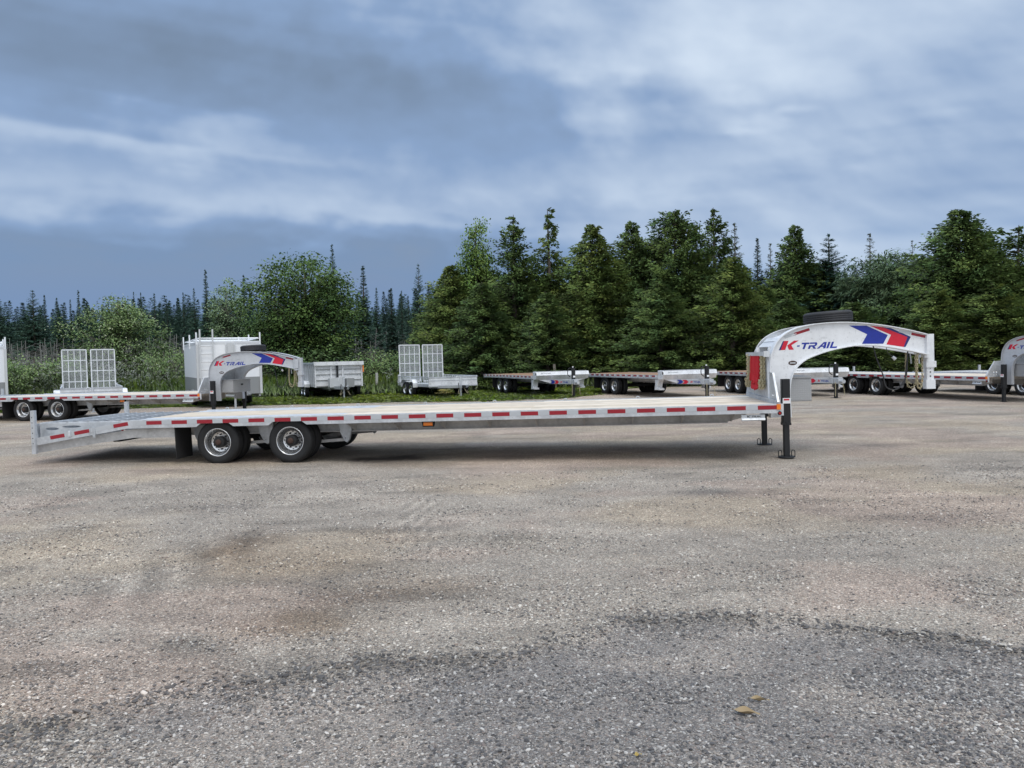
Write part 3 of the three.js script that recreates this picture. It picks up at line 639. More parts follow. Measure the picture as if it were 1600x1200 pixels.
  // marking tape along the rail that faces the lot
  if (tape) {
    for (let x = front - 0.03; x - 0.279 > rear; x -= 0.457) {
      P().box(x - 0.1395, 0.727, 1.2965, 0.279, 0.062, 0.003).build('red_tape', M.red, t);
      if (x - 0.457 > rear) P().box(x - 0.368, 0.727, 1.2965, 0.178, 0.062, 0.003).build('silver_tape', M.silverTape, t);
    }
    const slope = Math.atan2(0.262, rear - tail);
    for (const [d, l, red] of [[0.03, 0.27, 1], [0.33, 0.40, 0], [0.76, 0.28, 1], [1.05, 0.15, 0], [1.23, 0.27, 1]]) {
      const k = d + l / 2;
      P().box(rear - k * Math.cos(slope), 0.727 - k * Math.sin(slope), 1.2965, l, 0.062, 0.003, 0, 0, slope).build(red ? 'red_tape' : 'silver_tape', red ? M.red : M.silverTape, t);
    }
  }
  // cross members, axles
  for (let x = rear + 0.3; x < front - 0.2; x += 0.41) P().box(x, 0.692, 0, 0.05, 0.085, 2.44).build('cross_member', M.warmGreySteel, t);
  for (const x of [0.64, -0.64]) {
    P().rod([x, 0.363, -1.0], [x, 0.363, 1.0], 0.065, 0.065, 16).build('axle', M.dullBlack, t);
    for (const z of [0.35, -0.35]) P().rod([x + 0.18, 0.42, z], [x + 0.32, 0.46, z], 0.08, 0.08, 14).build('brake_chamber', M.dullBlack, t);
  }
  P().rod([1.9, 0.56, -0.25], [2.75, 0.56, -0.25], 0.13, 0.13, 18).build('air_tank', M.dullBlack, t);
  P().box(rear - 0.6, 0.42, 0, 0.12, 0.1, 1.6).build('rear_cross_beam', M.dullBlack, t);
  P().plate([[tail + 0.05, 0.44], [rear, 0.715], [rear, 0.70], [tail + 0.05, 0.425]], -1.1, 2.2).build('added_tail_sheet', M.dullBlack, t);  // dark sheet added below the ramp to darken the gaps between its slats
  // level ramp with traction slats on the sloped tail
  const frame = P();
  for (const z of [-1.1, -0.66, -0.22, 0.22, 0.66, 1.1]) frame.box((tail + rear) / 2, deckY - 0.02, z, rear - tail - 0.02, 0.03, 0.035);
  frame.box(tail + 0.02, deckY - 0.03, 0, 0.04, 0.05, 2.26).box(rear - 0.02, deckY - 0.03, 0, 0.03, 0.05, 2.26).build('ramp_frame', M.paleGalvanised, t);
  for (let i = 0; i < 9; i++) P().box(tail + 0.14 + i * 0.195, deckY - 0.004, 0, 0.05, 0.014, 2.24, 0, 0, 0.25).build('ramp_slat', i % 3 ? M.galvanised : M.paleGalvanised, t);
  P().add(new THREE.BoxGeometry(0.014, 0.5, 2.28), new THREE.Matrix4().makeRotationZ(0.10).setPosition(tail - 0.035, 0.50, 0)).build('tail_plate', M.galvanised, t);
  P().rod([tail - 0.05, 0.40, 1.0], [tail - 0.17, 0.42, 1.0], 0.014, 0.014, 8).build('latch_pin', M.galvanised, t);
  for (let x = rear + 0.4; x < front - 0.6; x += 1.37) P().tube([[x, deckY, -1.262], [x, deckY + 0.035, -1.262], [x + 0.05, deckY + 0.04, -1.262], [x + 0.05, deckY, -1.262]], 0.008, 10, 5).build('tie_ring', M.galvanised, t);
  // side marker lamp
  const lamp = P().plate([[2.89, 0.665], [3.12, 0.665], [3.10, 0.545], [2.91, 0.545]], 1.17, 0.05, [], 0.008).build('marker_lamp', M.dullBlack, t);
  P().soft(3.005, 0.59, 1.222, 0.15, 0.055, 0.02, 0.008).build('lamp_lens', M.amber, lamp);
  // name plate under the rail
  const np = P().plate([[front - 0.55, 0.622], [front - 0.20, 0.622], [front - 0.20, 0.565], [front - 0.55, 0.565]], 1.262, 0.006).box(front - 0.375, 0.545, 1.277, 0.35, 0.03, 0.035, -0.5).build('name_plate', M.paleGalvanised, t);
  const nw = P(); smallWord(nw, 'K', front - 0.47, 0.578, 0.032, 1.2685); smallWord(nw, 'TRAIL', front - 0.40, 0.58, 0.024, 1.2685); nw.build('plate_lettering', M.dullBlack, np);
  // headboard, cross plates, tool box
  P().box(front - 0.006, 1.15, 0, 0.012, 0.78, 1.4).box(front - 0.02, 0.80, 0, 0.03, 0.07, 2.5).build('headboard', M.galvanised, t);
  if (rack) P().soft(front - 0.07, 1.545, 0, 0.06, 0.06, 1.62, 0.005).box(front - 0.07, 1.545, 0.83, 0.09, 0.09, 0.06).build('headboard_rail', M.paleGalvanised, t);
  P().box(front + 0.16, 1.73, 0, 0.012, 0.2, 1.32, 0, 0, -0.75).box(front + 0.30, 1.80, 0, 0.3, 0.012, 1.27, 0, 0, 0.35).box(front + 1.5, 1.82, 0, 0.012, 0.3, 0.78).build('cross_plate', armMaterial, t);
  if (rack) for (const z of [0.5, -0.5]) P().rod([front + 0.05, 1.55, z], [front + 0.05, 1.66, z], 0.03).box(front + 0.05, 1.6, z, 0.06, 0.05, 0.06).build('flood_lamp', M.white, t);
  const box = P().soft(front + 0.46, 0.95, 0.04, 0.44, 0.38, 0.98, 0.012).box(front + 0.46, 1.147, 0.04, 0.47, 0.022, 1.01).build('tool_box', M.treadPlate, t);
  P().box(front + 0.687, 1.0, 0.04, 0.012, 0.045, 0.11).build('tool_box_latch', M.black, box);
  // spare tyre on top
  const sp = new THREE.Group(); sp.name = 'spare_wheel'; sp.position.set(front + 1.10, 2.115, 0); sp.rotation.z = R(2.5); t.add(sp);
  const up = new THREE.Matrix4().makeRotationX(-Math.PI / 2), sg = wheelParts('dual');
  for (const [n, g, m] of [['tyre', sg.tyre, M.wornRubber], ['rim', sg.rim, M.dullRim]]) { const o = mesh(n, g, m, sp); o.rotation.x = -Math.PI / 2; o.scale.set(1.03, 1.03, 0.93); }
  // coupler
  const post = P().soft(front + 2.68, 1.50, 0, 0.56, 0.13, 0.13, 0.01, 0, 0, Math.PI / 2).build('coupler_post', armMaterial, t);
  P().soft(front + 2.68, 1.11, 0, 0.36, 0.115, 0.115, 0.01, 0, 0, Math.PI / 2).soft(front + 2.68, 0.955, 0, 0.15, 0.15, 0.15, 0.01, 0, 0, Math.PI / 2).build('inner_post', armMaterial, post);
  P().box(front + 2.69, 1.285, 0, 0.155, 0.10, 0.155).build('post_collar', armMaterial, post);
  for (let i = 0; i < 5; i++) P().rod([front + 2.68, 1.02 + i * 0.068, 0.057], [front + 2.68, 1.02 + i * 0.068, 0.061], 0.012, 0.012, 10).build('pin_hole', M.dullBlack, post);
  P().bar([front + 2.66, 1.6, 0.1], [front + 2.56, 1.6, 0.2], 0.012, 0.28).bar([front + 2.66, 1.6, -0.1], [front + 2.56, 1.6, -0.2], 0.012, 0.28).box(front + 2.6, 1.42, 0, 0.1, 0.05, 0.36).build('nose_plate', armMaterial, t);
  // hoses and cable hanging from the nose
  P().tube([[front + 2.32, 1.52, 0.1], [front + 2.30, 1.28, 0.12], [front + 2.26, 1.08, 0.14], [front + 2.12, 0.89, 0.14], [front + 1.98, 0.92, 0.12], [front + 1.92, 1.15, 0.1], [front + 1.84, 1.42, 0.06], [front + 1.80, 1.62, 0.04]], 0.010, 50, 7).build('brake_hose', M.hose, t);
  P().tube([[front + 2.35, 1.52, 0.02], [front + 2.32, 1.2, 0.0], [front + 2.28, 0.98, 0.02], [front + 2.2, 0.92, 0.02]], 0.009, 24, 6).tube([[front + 2.0, 1.6, 0.05], [front + 2.02, 1.5, 0.06], [front + 2.08, 1.43, 0.08], [front + 2.10, 1.40, 0.08]], 0.006, 16, 6).build('cable', M.hose, t);
  P().rod([front + 2.09, 1.425, 0.08], [front + 2.13, 1.385, 0.08], 0.022, 0.03, 12).build('plug', M.white, t);
  return t;
}
const place = (o, x, d, yaw, tilt = 0) => { o.position.set(x, 0, -d); o.rotation.set(0, -R(yaw), R(tilt)); return o; };

const mainTrailer = makeGooseneck({ name: 'gooseneck_trailer', label: 'long gooseneck flatbed trailer with pale wooden deck in the foreground, bright white arched neck', front: 8.5, armMaterial: M.armWhite, wood: planks, rack: true });
place(mainTrailer, -4.2, 13.95, 7.2, 0.7);
const leftTrailer = makeGooseneck({ name: 'gooseneck_trailer', label: 'grey gooseneck flatbed trailer whose neck stands before the white cargo trailer with a ladder', front: 5.7, armMaterial: M.armGrey, wood: planks });
place(leftTrailer, -14.72, 25.3, 12, 0.3);
const rightTrailer = copyOf(leftTrailer, 'gooseneck_trailer', 'gooseneck flatbed trailer cut off by the right edge, black leg beside its grey lettered neck');
place(rightTrailer, 14.56, 29.15, 77.5, 0.1);
const farRightTrailer = copyOf(leftTrailer, 'gooseneck_trailer', 'flatbed trailer farthest right, its deck and wheels partly hidden behind another grey neck');
place(farRightTrailer, 18.55, 26.9, 79, 0.1);

// ---------------------------------------------------------------- red straps and golden chains hung on the headboard of the foreground trailer
{
  const front = 8.5, hung = (o) => { o.rotation.order = 'YXZ'; return place(o, -4.2, 13.95, 7.2, 0.7); };
  const straps = hung(thing('strap_bundle', 'bundle of bright red load straps hanging on the headboard of the foreground trailer', 'straps')), rnd = random(5);
  for (let i = 0; i < 22; i++) {
    const z = -0.36 + (i % 11) * 0.056 + rnd() * 0.02, x = front - 0.035 - (i > 10 ? 0.03 : 0) - rnd() * 0.02, low = 1.00 + rnd() * 0.12, w = 0.016 + rnd() * 0.008;
    const p = P(); p.tube([[x, 1.53, z], [x - 0.01, 1.35, z + (rnd() - 0.5) * 0.03], [x - 0.01, 1.2, z + (rnd() - 0.5) * 0.05], [x - 0.02, low, z + (rnd() - 0.5) * 0.06], [x - 0.03, low + 0.03, z + 0.03], [x - 0.025, low + 0.14, z + 0.035]], w, 18, 6);
    p.build('strap', M.redCloth, straps);
  }
  for (let i = 0; i < 5; i++) P().tube([[front - 0.08, 1.02 + rnd() * 0.05, -0.34 + i * 0.12], [front - 0.10, 0.95 + rnd() * 0.04, -0.28 + i * 0.12], [front - 0.08, 1.02 + rnd() * 0.05, -0.22 + i * 0.12]], 0.022, 10, 6).build('strap_end', M.redCloth, straps);
  for (const [z0, side, label] of [[-0.60, 'left', 'golden chains hanging on the headboard on the far side of the red straps'], [0.38, 'right', 'golden chains hanging between the red straps and the white neck']]) {
    const c = hung(thing('chain_bundle', label, 'chains')), p = P();
    for (let k = 0; k < 7; k++) { const z = z0 + (k % 4) * 0.055 - 0.06, x = front - (side === 'left' ? 0.075 : 0.035) - (k > 3 ? 0.03 : 0); chain(p, [[x, 1.52, z], [x, 1.3, z + (rnd() - 0.5) * 0.02], [x - 0.01, 1.0 + rnd() * 0.05, z], [x - 0.03, 0.97 + rnd() * 0.05, z + 0.02], [x - 0.04, 1.1, z + 0.03]], 0.036); }
    p.build('chain', M.chainGold, c);
  }
}

// ---------------------------------------------------------------- pieces that the smaller trailers share
function jackAndCoupler(t, x, y, black, groundY = 0, high = 0.35) {
  const m = black ? M.black : M.paleGalvanised;
  const j = P().rod([x, y + high, 0.0], [x, y - 0.28, 0.0], 0.045, 0.045, 14).rod([x, y - 0.28, 0], [x, groundY + 0.012, 0], 0.036, 0.036, 14).add(new THREE.CylinderGeometry(0.09, 0.1, 0.014, 18), new THREE.Matrix4().setPosition(x, groundY + 0.008, 0)).build('jack', m, t);
  P().tube([[x, y + high - 0.03, 0.05], [x, y + high + 0.02, 0.12], [x, y + high, 0.19], [x, y + high - 0.17, 0.22]], 0.013, 16, 6).build('jack_handle', black ? M.black : M.white, j);
  P().box(x, y + 0.12, 0.047, 0.07, 0.07, 0.004).build('jack_sticker', M.white, j);
  P().soft(x + 0.28, y, 0, 0.32, 0.10, 0.13, 0.02).rod([x + 0.42, y + 0.03, 0], [x + 0.42, y - 0.06, 0], 0.06, 0.05, 14).build('coupler', M.dullBlack, t);
  for (const s of [1, -1]) { const c = P(); chain(c, [[x + 0.1, y - 0.06, s * 0.1], [x + 0.2, y * 0.45, s * 0.2], [x + 0.32, y * 0.35, s * 0.22], [x + 0.42, y * 0.6, s * 0.14]], 0.045); c.build('safety_chain', M.chainGold, t); }
  P().tube([[x - 0.1, y + 0.05, 0.08], [x + 0.1, y + 0.16, 0.14], [x + 0.25, y + 0.05, 0.2], [x + 0.3, y - 0.2, 0.2]], 0.012, 16, 6).build('cable', M.hose, t);
}

// ---------------------------------------------------------------- deck-over tag trailer with pale header and dark drop-leg
function makeTagTrailer(label) {
  const t = thing('tag_trailer', label, 'trailer'), rnd = random(11), y = 0.88, front = 3.9, rear = -2.5;
  for (let i = 0; i < 13; i++) P().soft((front + rear) / 2, y - 0.02 + (rnd() - 0.5) * 0.005, (i - 6) * 0.19, front - rear, 0.038, 0.184, 0.004).build('deck_plank', brownPlanks[Math.floor(rnd() * 3)], t);
  for (const s of [1, -1]) {
    P().box((front + rear) / 2, y - 0.075, s * 1.265, front - rear, 0.13, 0.05).box((front + rear) / 2, y + 0.0, s * 1.262, front - rear, 0.012, 0.06).build('side_rail', M.galvanised, t);
    for (let x = rear + 0.1; x < front - 0.1; x += 0.457) {
      P().box(x + 0.14, y - 0.04, s * 1.292, 0.279, 0.05, 0.003).build('red_tape', M.red, t);
      P().box(x + 0.30, y - 0.045, s * 1.295, 0.06, 0.085, 0.03).build('stake_pocket', M.paleGalvanised, t);
    }
    P().plate([[rear, 0.62], [front, 0.55], [front, 0.82], [rear, 0.80]], s * 0.5 - 0.006, 0.012).box((front + rear) / 2, 0.565, s * 0.5, front - rear, 0.014, 0.13, 0, 0, -0.01).build('frame_beam', M.warmGreySteel, t);
    for (const x of [0.43, -0.43]) { wheel('single', x, s * 1.12, s, t, true, M.brightRim); }
    for (const x of [0.43, -0.43]) wheel('single', x, s * 0.83, s, t, false, M.dullRim);
    P().box(rear + 1.15, 0.48, s * 1.0, 0.012, 0.5, 0.46).build('mud_flap', M.dullBlack, t);
    // step bracket under the header
    P().plate([[front - 0.28, 0.72], [front + 0.06, 0.72], [front - 0.05, 0.58], [front - 0.10, 0.40], [front + 0.06, 0.36], [front + 0.06, 0.30], [front - 0.30, 0.30], [front - 0.24, 0.55]], s > 0 ? 0.98 : -1.22, 0.24, [], 0.01).build('step_bracket', M.brightGalvanised, t);
    P().plate([[front + 0.38, y + 0.12], [front + 0.33, y + 0.13], [front + 0.34, y + 0.03], [front + 0.40, y + 0.05]], s > 0 ? 1.245 : -1.27, 0.02).build('header_mark', M.dullBlack, t);
  }
  for (const x of [0.43, -0.43]) P().rod([x, 0.37, -1.0], [x, 0.37, 1.0], 0.06, 0.06, 12).build('axle', M.dullBlack, t);
  for (let x = rear + 0.3; x < front; x += 0.5) P().box(x, y - 0.08, 0, 0.05, 0.08, 2.46).build('cross_member', M.warmGreySteel, t);
  P().box(rear, y - 0.1, 0, 0.03, 0.18, 2.55).build('rear_beam', M.galvanised, t);
  // header: a folded tray across the front of the deck
  const side = [[front, y - 0.17], [front + 0.30, y - 0.16], [front + 0.42, y + 0.02], [front + 0.36, y + 0.17], [front, y + 0.18]];
  P().plate(side, -1.25, 2.5, [], 0.012).build('header_tray', M.brightGalvanised, t);
  P().box(front + 0.18, y + 0.182, 0, 0.34, 0.006, 2.3).build('tray_lid', M.lightGrey, t);
  const w = P(); { const q = P(); smallWord(q, 'K', 0, 0, 0.08, 0); smallWord(q, 'TRAIL', 0.14, 0.01, 0.06, 0); q.move(new THREE.Matrix4().makeRotationY(Math.PI / 2).setPosition(front + 0.398, y + 0.05, 1.05)); for (const g of q.list) w.add(g); }
  w.build('lettering', M.silverTape, t);
  // lower front: tapered apron, tongue channels, marks
  P().add(new THREE.ExtrudeGeometry(new THREE.Shape([[-1.15, 0.72], [1.15, 0.72], [0.55, 0.56], [-0.55, 0.56]].map(([a, b]) => new THREE.Vector2(a, b))), { depth: 0.02, bevelEnabled: false }), new THREE.Matrix4().set(0, 0, 1, front + 0.26, 0, 1, 0, 0, 1, 0, 0, 0, 0, 0, 0, 1)).build('apron', M.brightGalvanised, t);
  for (const s of [1, -1]) {
    const g = P().box(0.72, 0, 0, 1.5, 0.17, 0.05).move(new THREE.Matrix4().makeRotationY(s * 0.34).setPosition(front + 0.05, 0.61, s * 0.60)).build('tongue_channel', M.galvanised, t);
    const sheet = (pts, name, mat) => P().plate(pts, s > 0 ? 0.0255 : -0.0275, 0.002).move(new THREE.Matrix4().makeRotationY(s * 0.34).setPosition(front + 0.05, 0.61, s * 0.60)).build(name, mat, g);
    sheet([[0.22, 0.075], [0.42, 0.075], [0.52, 0.0], [0.42, -0.075], [0.22, -0.075], [0.33, 0.0]], 'blue_chevron', M.blueDecal);
    sheet([[0.46, 0.075], [0.66, 0.075], [0.76, 0.0], [0.66, -0.075], [0.46, -0.075], [0.57, 0.0]], 'red_chevron', M.redDecal);
    if (s > 0) {
      const a = P(), b = P(); smallWord(a, 'K', 0.84, -0.035, 0.075, 0.0255); smallWord(b, 'TRAIL', 0.97, -0.03, 0.055, 0.0255);
      for (const [q, n, m] of [[a, 'red_letter', M.redDecal], [b, 'blue_lettering', M.blueDecal]]) q.move(new THREE.Matrix4().makeRotationY(0.34).setPosition(front + 0.05, 0.61, 0.60)).build(n, m, g);
    }
  }
  P().soft(5.32, 0.78, 0, 0.85, 0.13, 0.13, 0.008, 0, 0, Math.PI / 2).soft(5.32, 0.18, 0, 0.36, 0.10, 0.10, 0.006, 0, 0, Math.PI / 2).box(5.32, 0.01, 0, 0.28, 0.014, 0.26).build('drop_leg', M.black, t);
  P().tube([[5.32, 1.16, 0.06], [5.32, 1.2, 0.16], [5.32, 1.14, 0.24], [5.32, 0.92, 0.25], [5.32, 0.83, 0.14]], 0.016, 18, 6).build('crank', M.black, t);
  P().rod([5.32, 1.22, 0.02], [5.32, 1.27, 0.02], 0.03).build('crank_knob', M.white, t);
  P().box(5.392, 0.84, 0, 0.004, 0.07, 0.1).build('leg_sticker', M.white, t);
  P().soft(5.45, 0.62, 0, 0.3, 0.22, 0.2, 0.02).rod([5.6, 0.6, 0], [5.78, 0.6, 0], 0.06, 0.07, 14).build('pintle_ring', M.galvanised, t);
  for (const s of [1, -1]) { const c = P(); chain(c, [[5.5, 0.55, s * 0.14], [5.55, 0.3, s * 0.17], [5.56, 0.1, s * 0.18]], 0.045); c.build('safety_chain', M.chainGold, t); }
  return t;
}
const tag1 = makeTagTrailer('brown-decked flatbed trailer with white header, left one of the three, parked on grass');
const axleAt = (o, nearX, nearD, yaw, half) => place(o, nearX + half * Math.sin(R(yaw)), nearD + half * Math.cos(R(yaw)), yaw);
axleAt(tag1, -0.45, 36.4, 69, 1.2);
axleAt(copyOf(tag1, 'tag_trailer', 'brown-decked flatbed trailer with white header, middle one of the three, left of the headboard'), 4.25, 33.2, 68, 1.2);
axleAt(copyOf(tag1, 'tag_trailer', 'brown-decked flatbed trailer whose white header shows under the arched white neck'), 9.3, 32.0, 79, 1.2);

// ---------------------------------------------------------------- utility trailer with two mesh gates standing up at the rear
function makeUtility(label, W) {
  const t = thing('utility_trailer', label, 'trailer'), front = 2.2, rear = -1.9, h = W / 2, floor = 0.55;
  P().box((front + rear) / 2, floor - 0.02, 0, front - rear, 0.04, W - 0.1).build('floor', M.galvanised, t);
  for (const s of [1, -1]) {
    P().box((front + rear) / 2, floor - 0.03, s * h, front - rear, 0.13, 0.05).build('side_frame', M.galvanised, t);
    P().box((front + rear) / 2, 0.90, s * h, front - rear, 0.045, 0.045).box((front + rear) / 2, 0.82, s * h, front - rear, 0.02, 0.03).build('top_rail', M.paleGalvanised, t);
    for (let i = 0; i < 15; i++) P().box(rear + 0.05 + (i / 14) * (front - rear - 0.1), 0.76, s * h, 0.028, 0.26, 0.028).build('rail_picket', M.paleGalvanised, t);
    for (const x of [0.40, -0.40]) wheel('small', x, s * (h + 0.14), s, t, true, M.brightRim);
    P().plate([[-0.86, 0.42], [-0.86, 0.62], [-0.68, 0.78], [0.68, 0.78], [0.86, 0.62], [0.86, 0.42], [0.83, 0.42], [0.83, 0.61], [0.66, 0.755], [-0.66, 0.755], [-0.83, 0.61], [-0.83, 0.42]], s > 0 ? h + 0.03 : -h - 0.26, 0.23).build('fender', M.brightGalvanised, t);
    P().box(rear - 0.02, 0.72, s * (h + 0.0), 0.07, 0.52, 0.07).box(rear - 0.05, 0.62, s * h, 0.05, 0.12, 0.1).build('rear_post', M.paleGalvanised, t);
    // gate: frame, crossbars, expanded metal
    const gx = rear + 0.05, g0 = s * 0.085, w = h - 0.13, g1 = s * (0.085 + w), top = 2.42, low = 0.62, f = P();
    const lean = 0.035;
    for (let i = 0; i <= 4; i++) f.bar([gx, low, lerp(g0, g1, i / 4)], [gx - lean, top, lerp(g0, g1, i / 4)], i % 4 ? 0.028 : 0.045);
    for (let i = 0; i <= 4; i++) f.bar([gx - lean * (i / 4), lerp(low, top, i / 4), g0], [gx - lean * (i / 4), lerp(low, top, i / 4), g1], i % 4 ? 0.035 : 0.05);
    const gate = f.build('gate', M.brightGalvanised, t);
    const net = P(), n = 56;
    for (let i = 0; i < n * 2; i++) {
      const a = (i / n) * 2 - 1;                           // slanting wires both ways, clipped to the frame
      for (const k of [1, -1]) {
        let y0 = low + (k > 0 ? a : a + 0) * (top - low), y1 = y0 + (k > 0 ? 1 : -1) * w * 1.1, z0 = 0, z1 = 1;
        if (k < 0) { y0 = low + (a + 1) * (top - low) * 0.75 ; y1 = y0 - w * 1.1; }
        const cut = (yy) => (yy - y0) / (y1 - y0);
        for (const lim of [low, top]) { if ((y0 < lim) !== (y1 < lim)) { const q = cut(lim); if (lim === low ? y0 < lim : y0 > lim) z0 = Math.max(z0, q); else z1 = Math.min(z1, q); } }
        const Y0 = lerp(y0, y1, z0), Y1 = lerp(y0, y1, z1);
        if (z1 <= z0 || Math.max(Y0, Y1) > top + 0.01 || Math.min(Y0, Y1) < low - 0.01) continue;
        const at = (yy) => gx - lean * ((yy - low) / (top - low));
        net.bar([at(Y0), Y0, lerp(g0, g1, z0)], [at(Y1), Y1, lerp(g0, g1, z1)], 0.018, 0.006);
      }
    }
    tag(net.build('mesh_infill', M.lightGrey, gate), null, null, null, 'stuff');
    P().bar([1.75, 0.45, s * (h - 0.2)], [3.35, 0.47, s * 0.06], 0.06, 0.12).build('tongue', M.galvanised, t);
  }
  for (const x of [0.40, -0.40]) P().rod([x, 0.33, -h], [x, 0.33, h], 0.045, 0.045, 12).build('axle', M.dullBlack, t);
  P().box(front, 0.68, 0, 0.03, 0.42, W).build('front_panel', M.brightGalvanised, t);
  P().box(front + 0.012, 0.88, 0, 0.05, 0.05, W + 0.04).box(front + 0.02, 0.48, 0, 0.03, 0.05, W).box(front + 0.018, 0.74, 0, 0.02, 0.03, W - 0.05).build('front_panel_rib', M.galvanised, t);
  jackAndCoupler(t, 3.05, 0.48, false, 0, 0.42);
  return t;
}
place(makeUtility('silver utility trailer with two raised mesh gates on grass, left of the brown-decked trailers', 2.35), -3.65, 36.3, 63);
place(makeUtility('silver utility trailer with two raised mesh gates behind the deck of the left flatbed trailer', 2.05), -17.1, 30.9, 60);

// ---------------------------------------------------------------- dump trailer with a galvanised box
{
  const t = thing('dump_trailer', 'silver dump trailer with high ribbed front panel on grass beside the grey neck', 'trailer'), W = 2.15, h = W / 2, front = 2.1, rear = -2.1;
  for (const s of [1, -1]) {
    P().box((front + rear) / 2, 1.05, s * h, front - rear, 1.05, 0.03).build('side_panel', M.warmGreySteel, t);
    for (let i = 0; i < 8; i++) P().box(rear + 0.1 + i * 0.56, 1.05, s * (h + 0.04), 0.07, 1.0, 0.06).build('side_rib', M.paleGalvanised, t);
    P().box((front + rear) / 2, 1.62, s * (h + 0.02), front - rear, 0.09, 0.1).build('top_rail', M.paleGalvanised, t);
    for (const x of [0.42, -0.42]) wheel('small', x, s * (h + 0.15), s, t, true, M.brightRim);
    P().plate([[-0.88, 0.50], [-0.88, 0.64], [-0.70, 0.79], [0.70, 0.79], [0.88, 0.64], [0.88, 0.50], [0.85, 0.50], [0.85, 0.63], [0.68, 0.765], [-0.68, 0.765], [-0.85, 0.63], [-0.85, 0.50]], s > 0 ? h + 0.05 : -h - 0.30, 0.25).build('fender', M.brightGalvanised, t);
    P().bar([1.6, 0.50, s * 0.62], [3.55, 0.50, s * 0.06], 0.07, 0.14).build('tongue', M.galvanised, t);
  }
  P().box(0, 0.53, 0, 4.2, 0.03, W).box(0, 0.44, 0.42, 4.2, 0.16, 0.08).box(0, 0.44, -0.42, 4.2, 0.16, 0.08).build('floor', M.galvanised, t);
  P().box(rear, 1.05, 0, 0.04, 1.05, W).build('tailgate', M.galvanised, t);
  P().box(front, 1.05, 0, 0.03, 1.03, W + 0.02).build('front_panel', M.brightGalvanised, t);
  for (const y of [0.56, 0.84, 1.10, 1.33]) P().box(front + 0.03, y, 0, 0.05, 0.035, W - 0.06).build('panel_rib', M.stone, t);
  for (const z of [-h, -0.18, 0.36, h]) P().box(front + 0.04, 1.04, z, 0.07, 1.05, 0.065).build('panel_post', M.brightGalvanised, t);
  P().soft(front + 0.10, 1.60, 0.0, 0.2, 0.17, W + 0.14, 0.02).build('tarp_housing', M.brightGalvanised, t);
  P().rod([front + 0.14, 0.95, 0.08], [front + 0.14, 1.78, 0.08], 0.05, 0.05, 14).build('hydraulic_cylinder', M.black, t);
  P().soft(front + 0.42, 0.72, 0.22, 0.42, 0.42, 0.62, 0.015).build('tool_box', M.lightGrey, t);
  P().soft(front + 0.42, 0.71, -0.42, 0.36, 0.40, 0.36, 0.015).build('battery_box', M.stone, t);
  P().box(front + 0.1, 1.33, -h - 0.05, 0.16, 0.30, 0.04).build('amber_reflector', M.amber, t);
  for (const x of [0.42, -0.42]) P().rod([x, 0.33, -h], [x, 0.33, h], 0.045, 0.045, 12).build('axle', M.dullBlack, t);
  jackAndCoupler(t, 3.2, 0.5, false, 0, 0.5);
  place(t, -8.9, 37.3, 66);
}

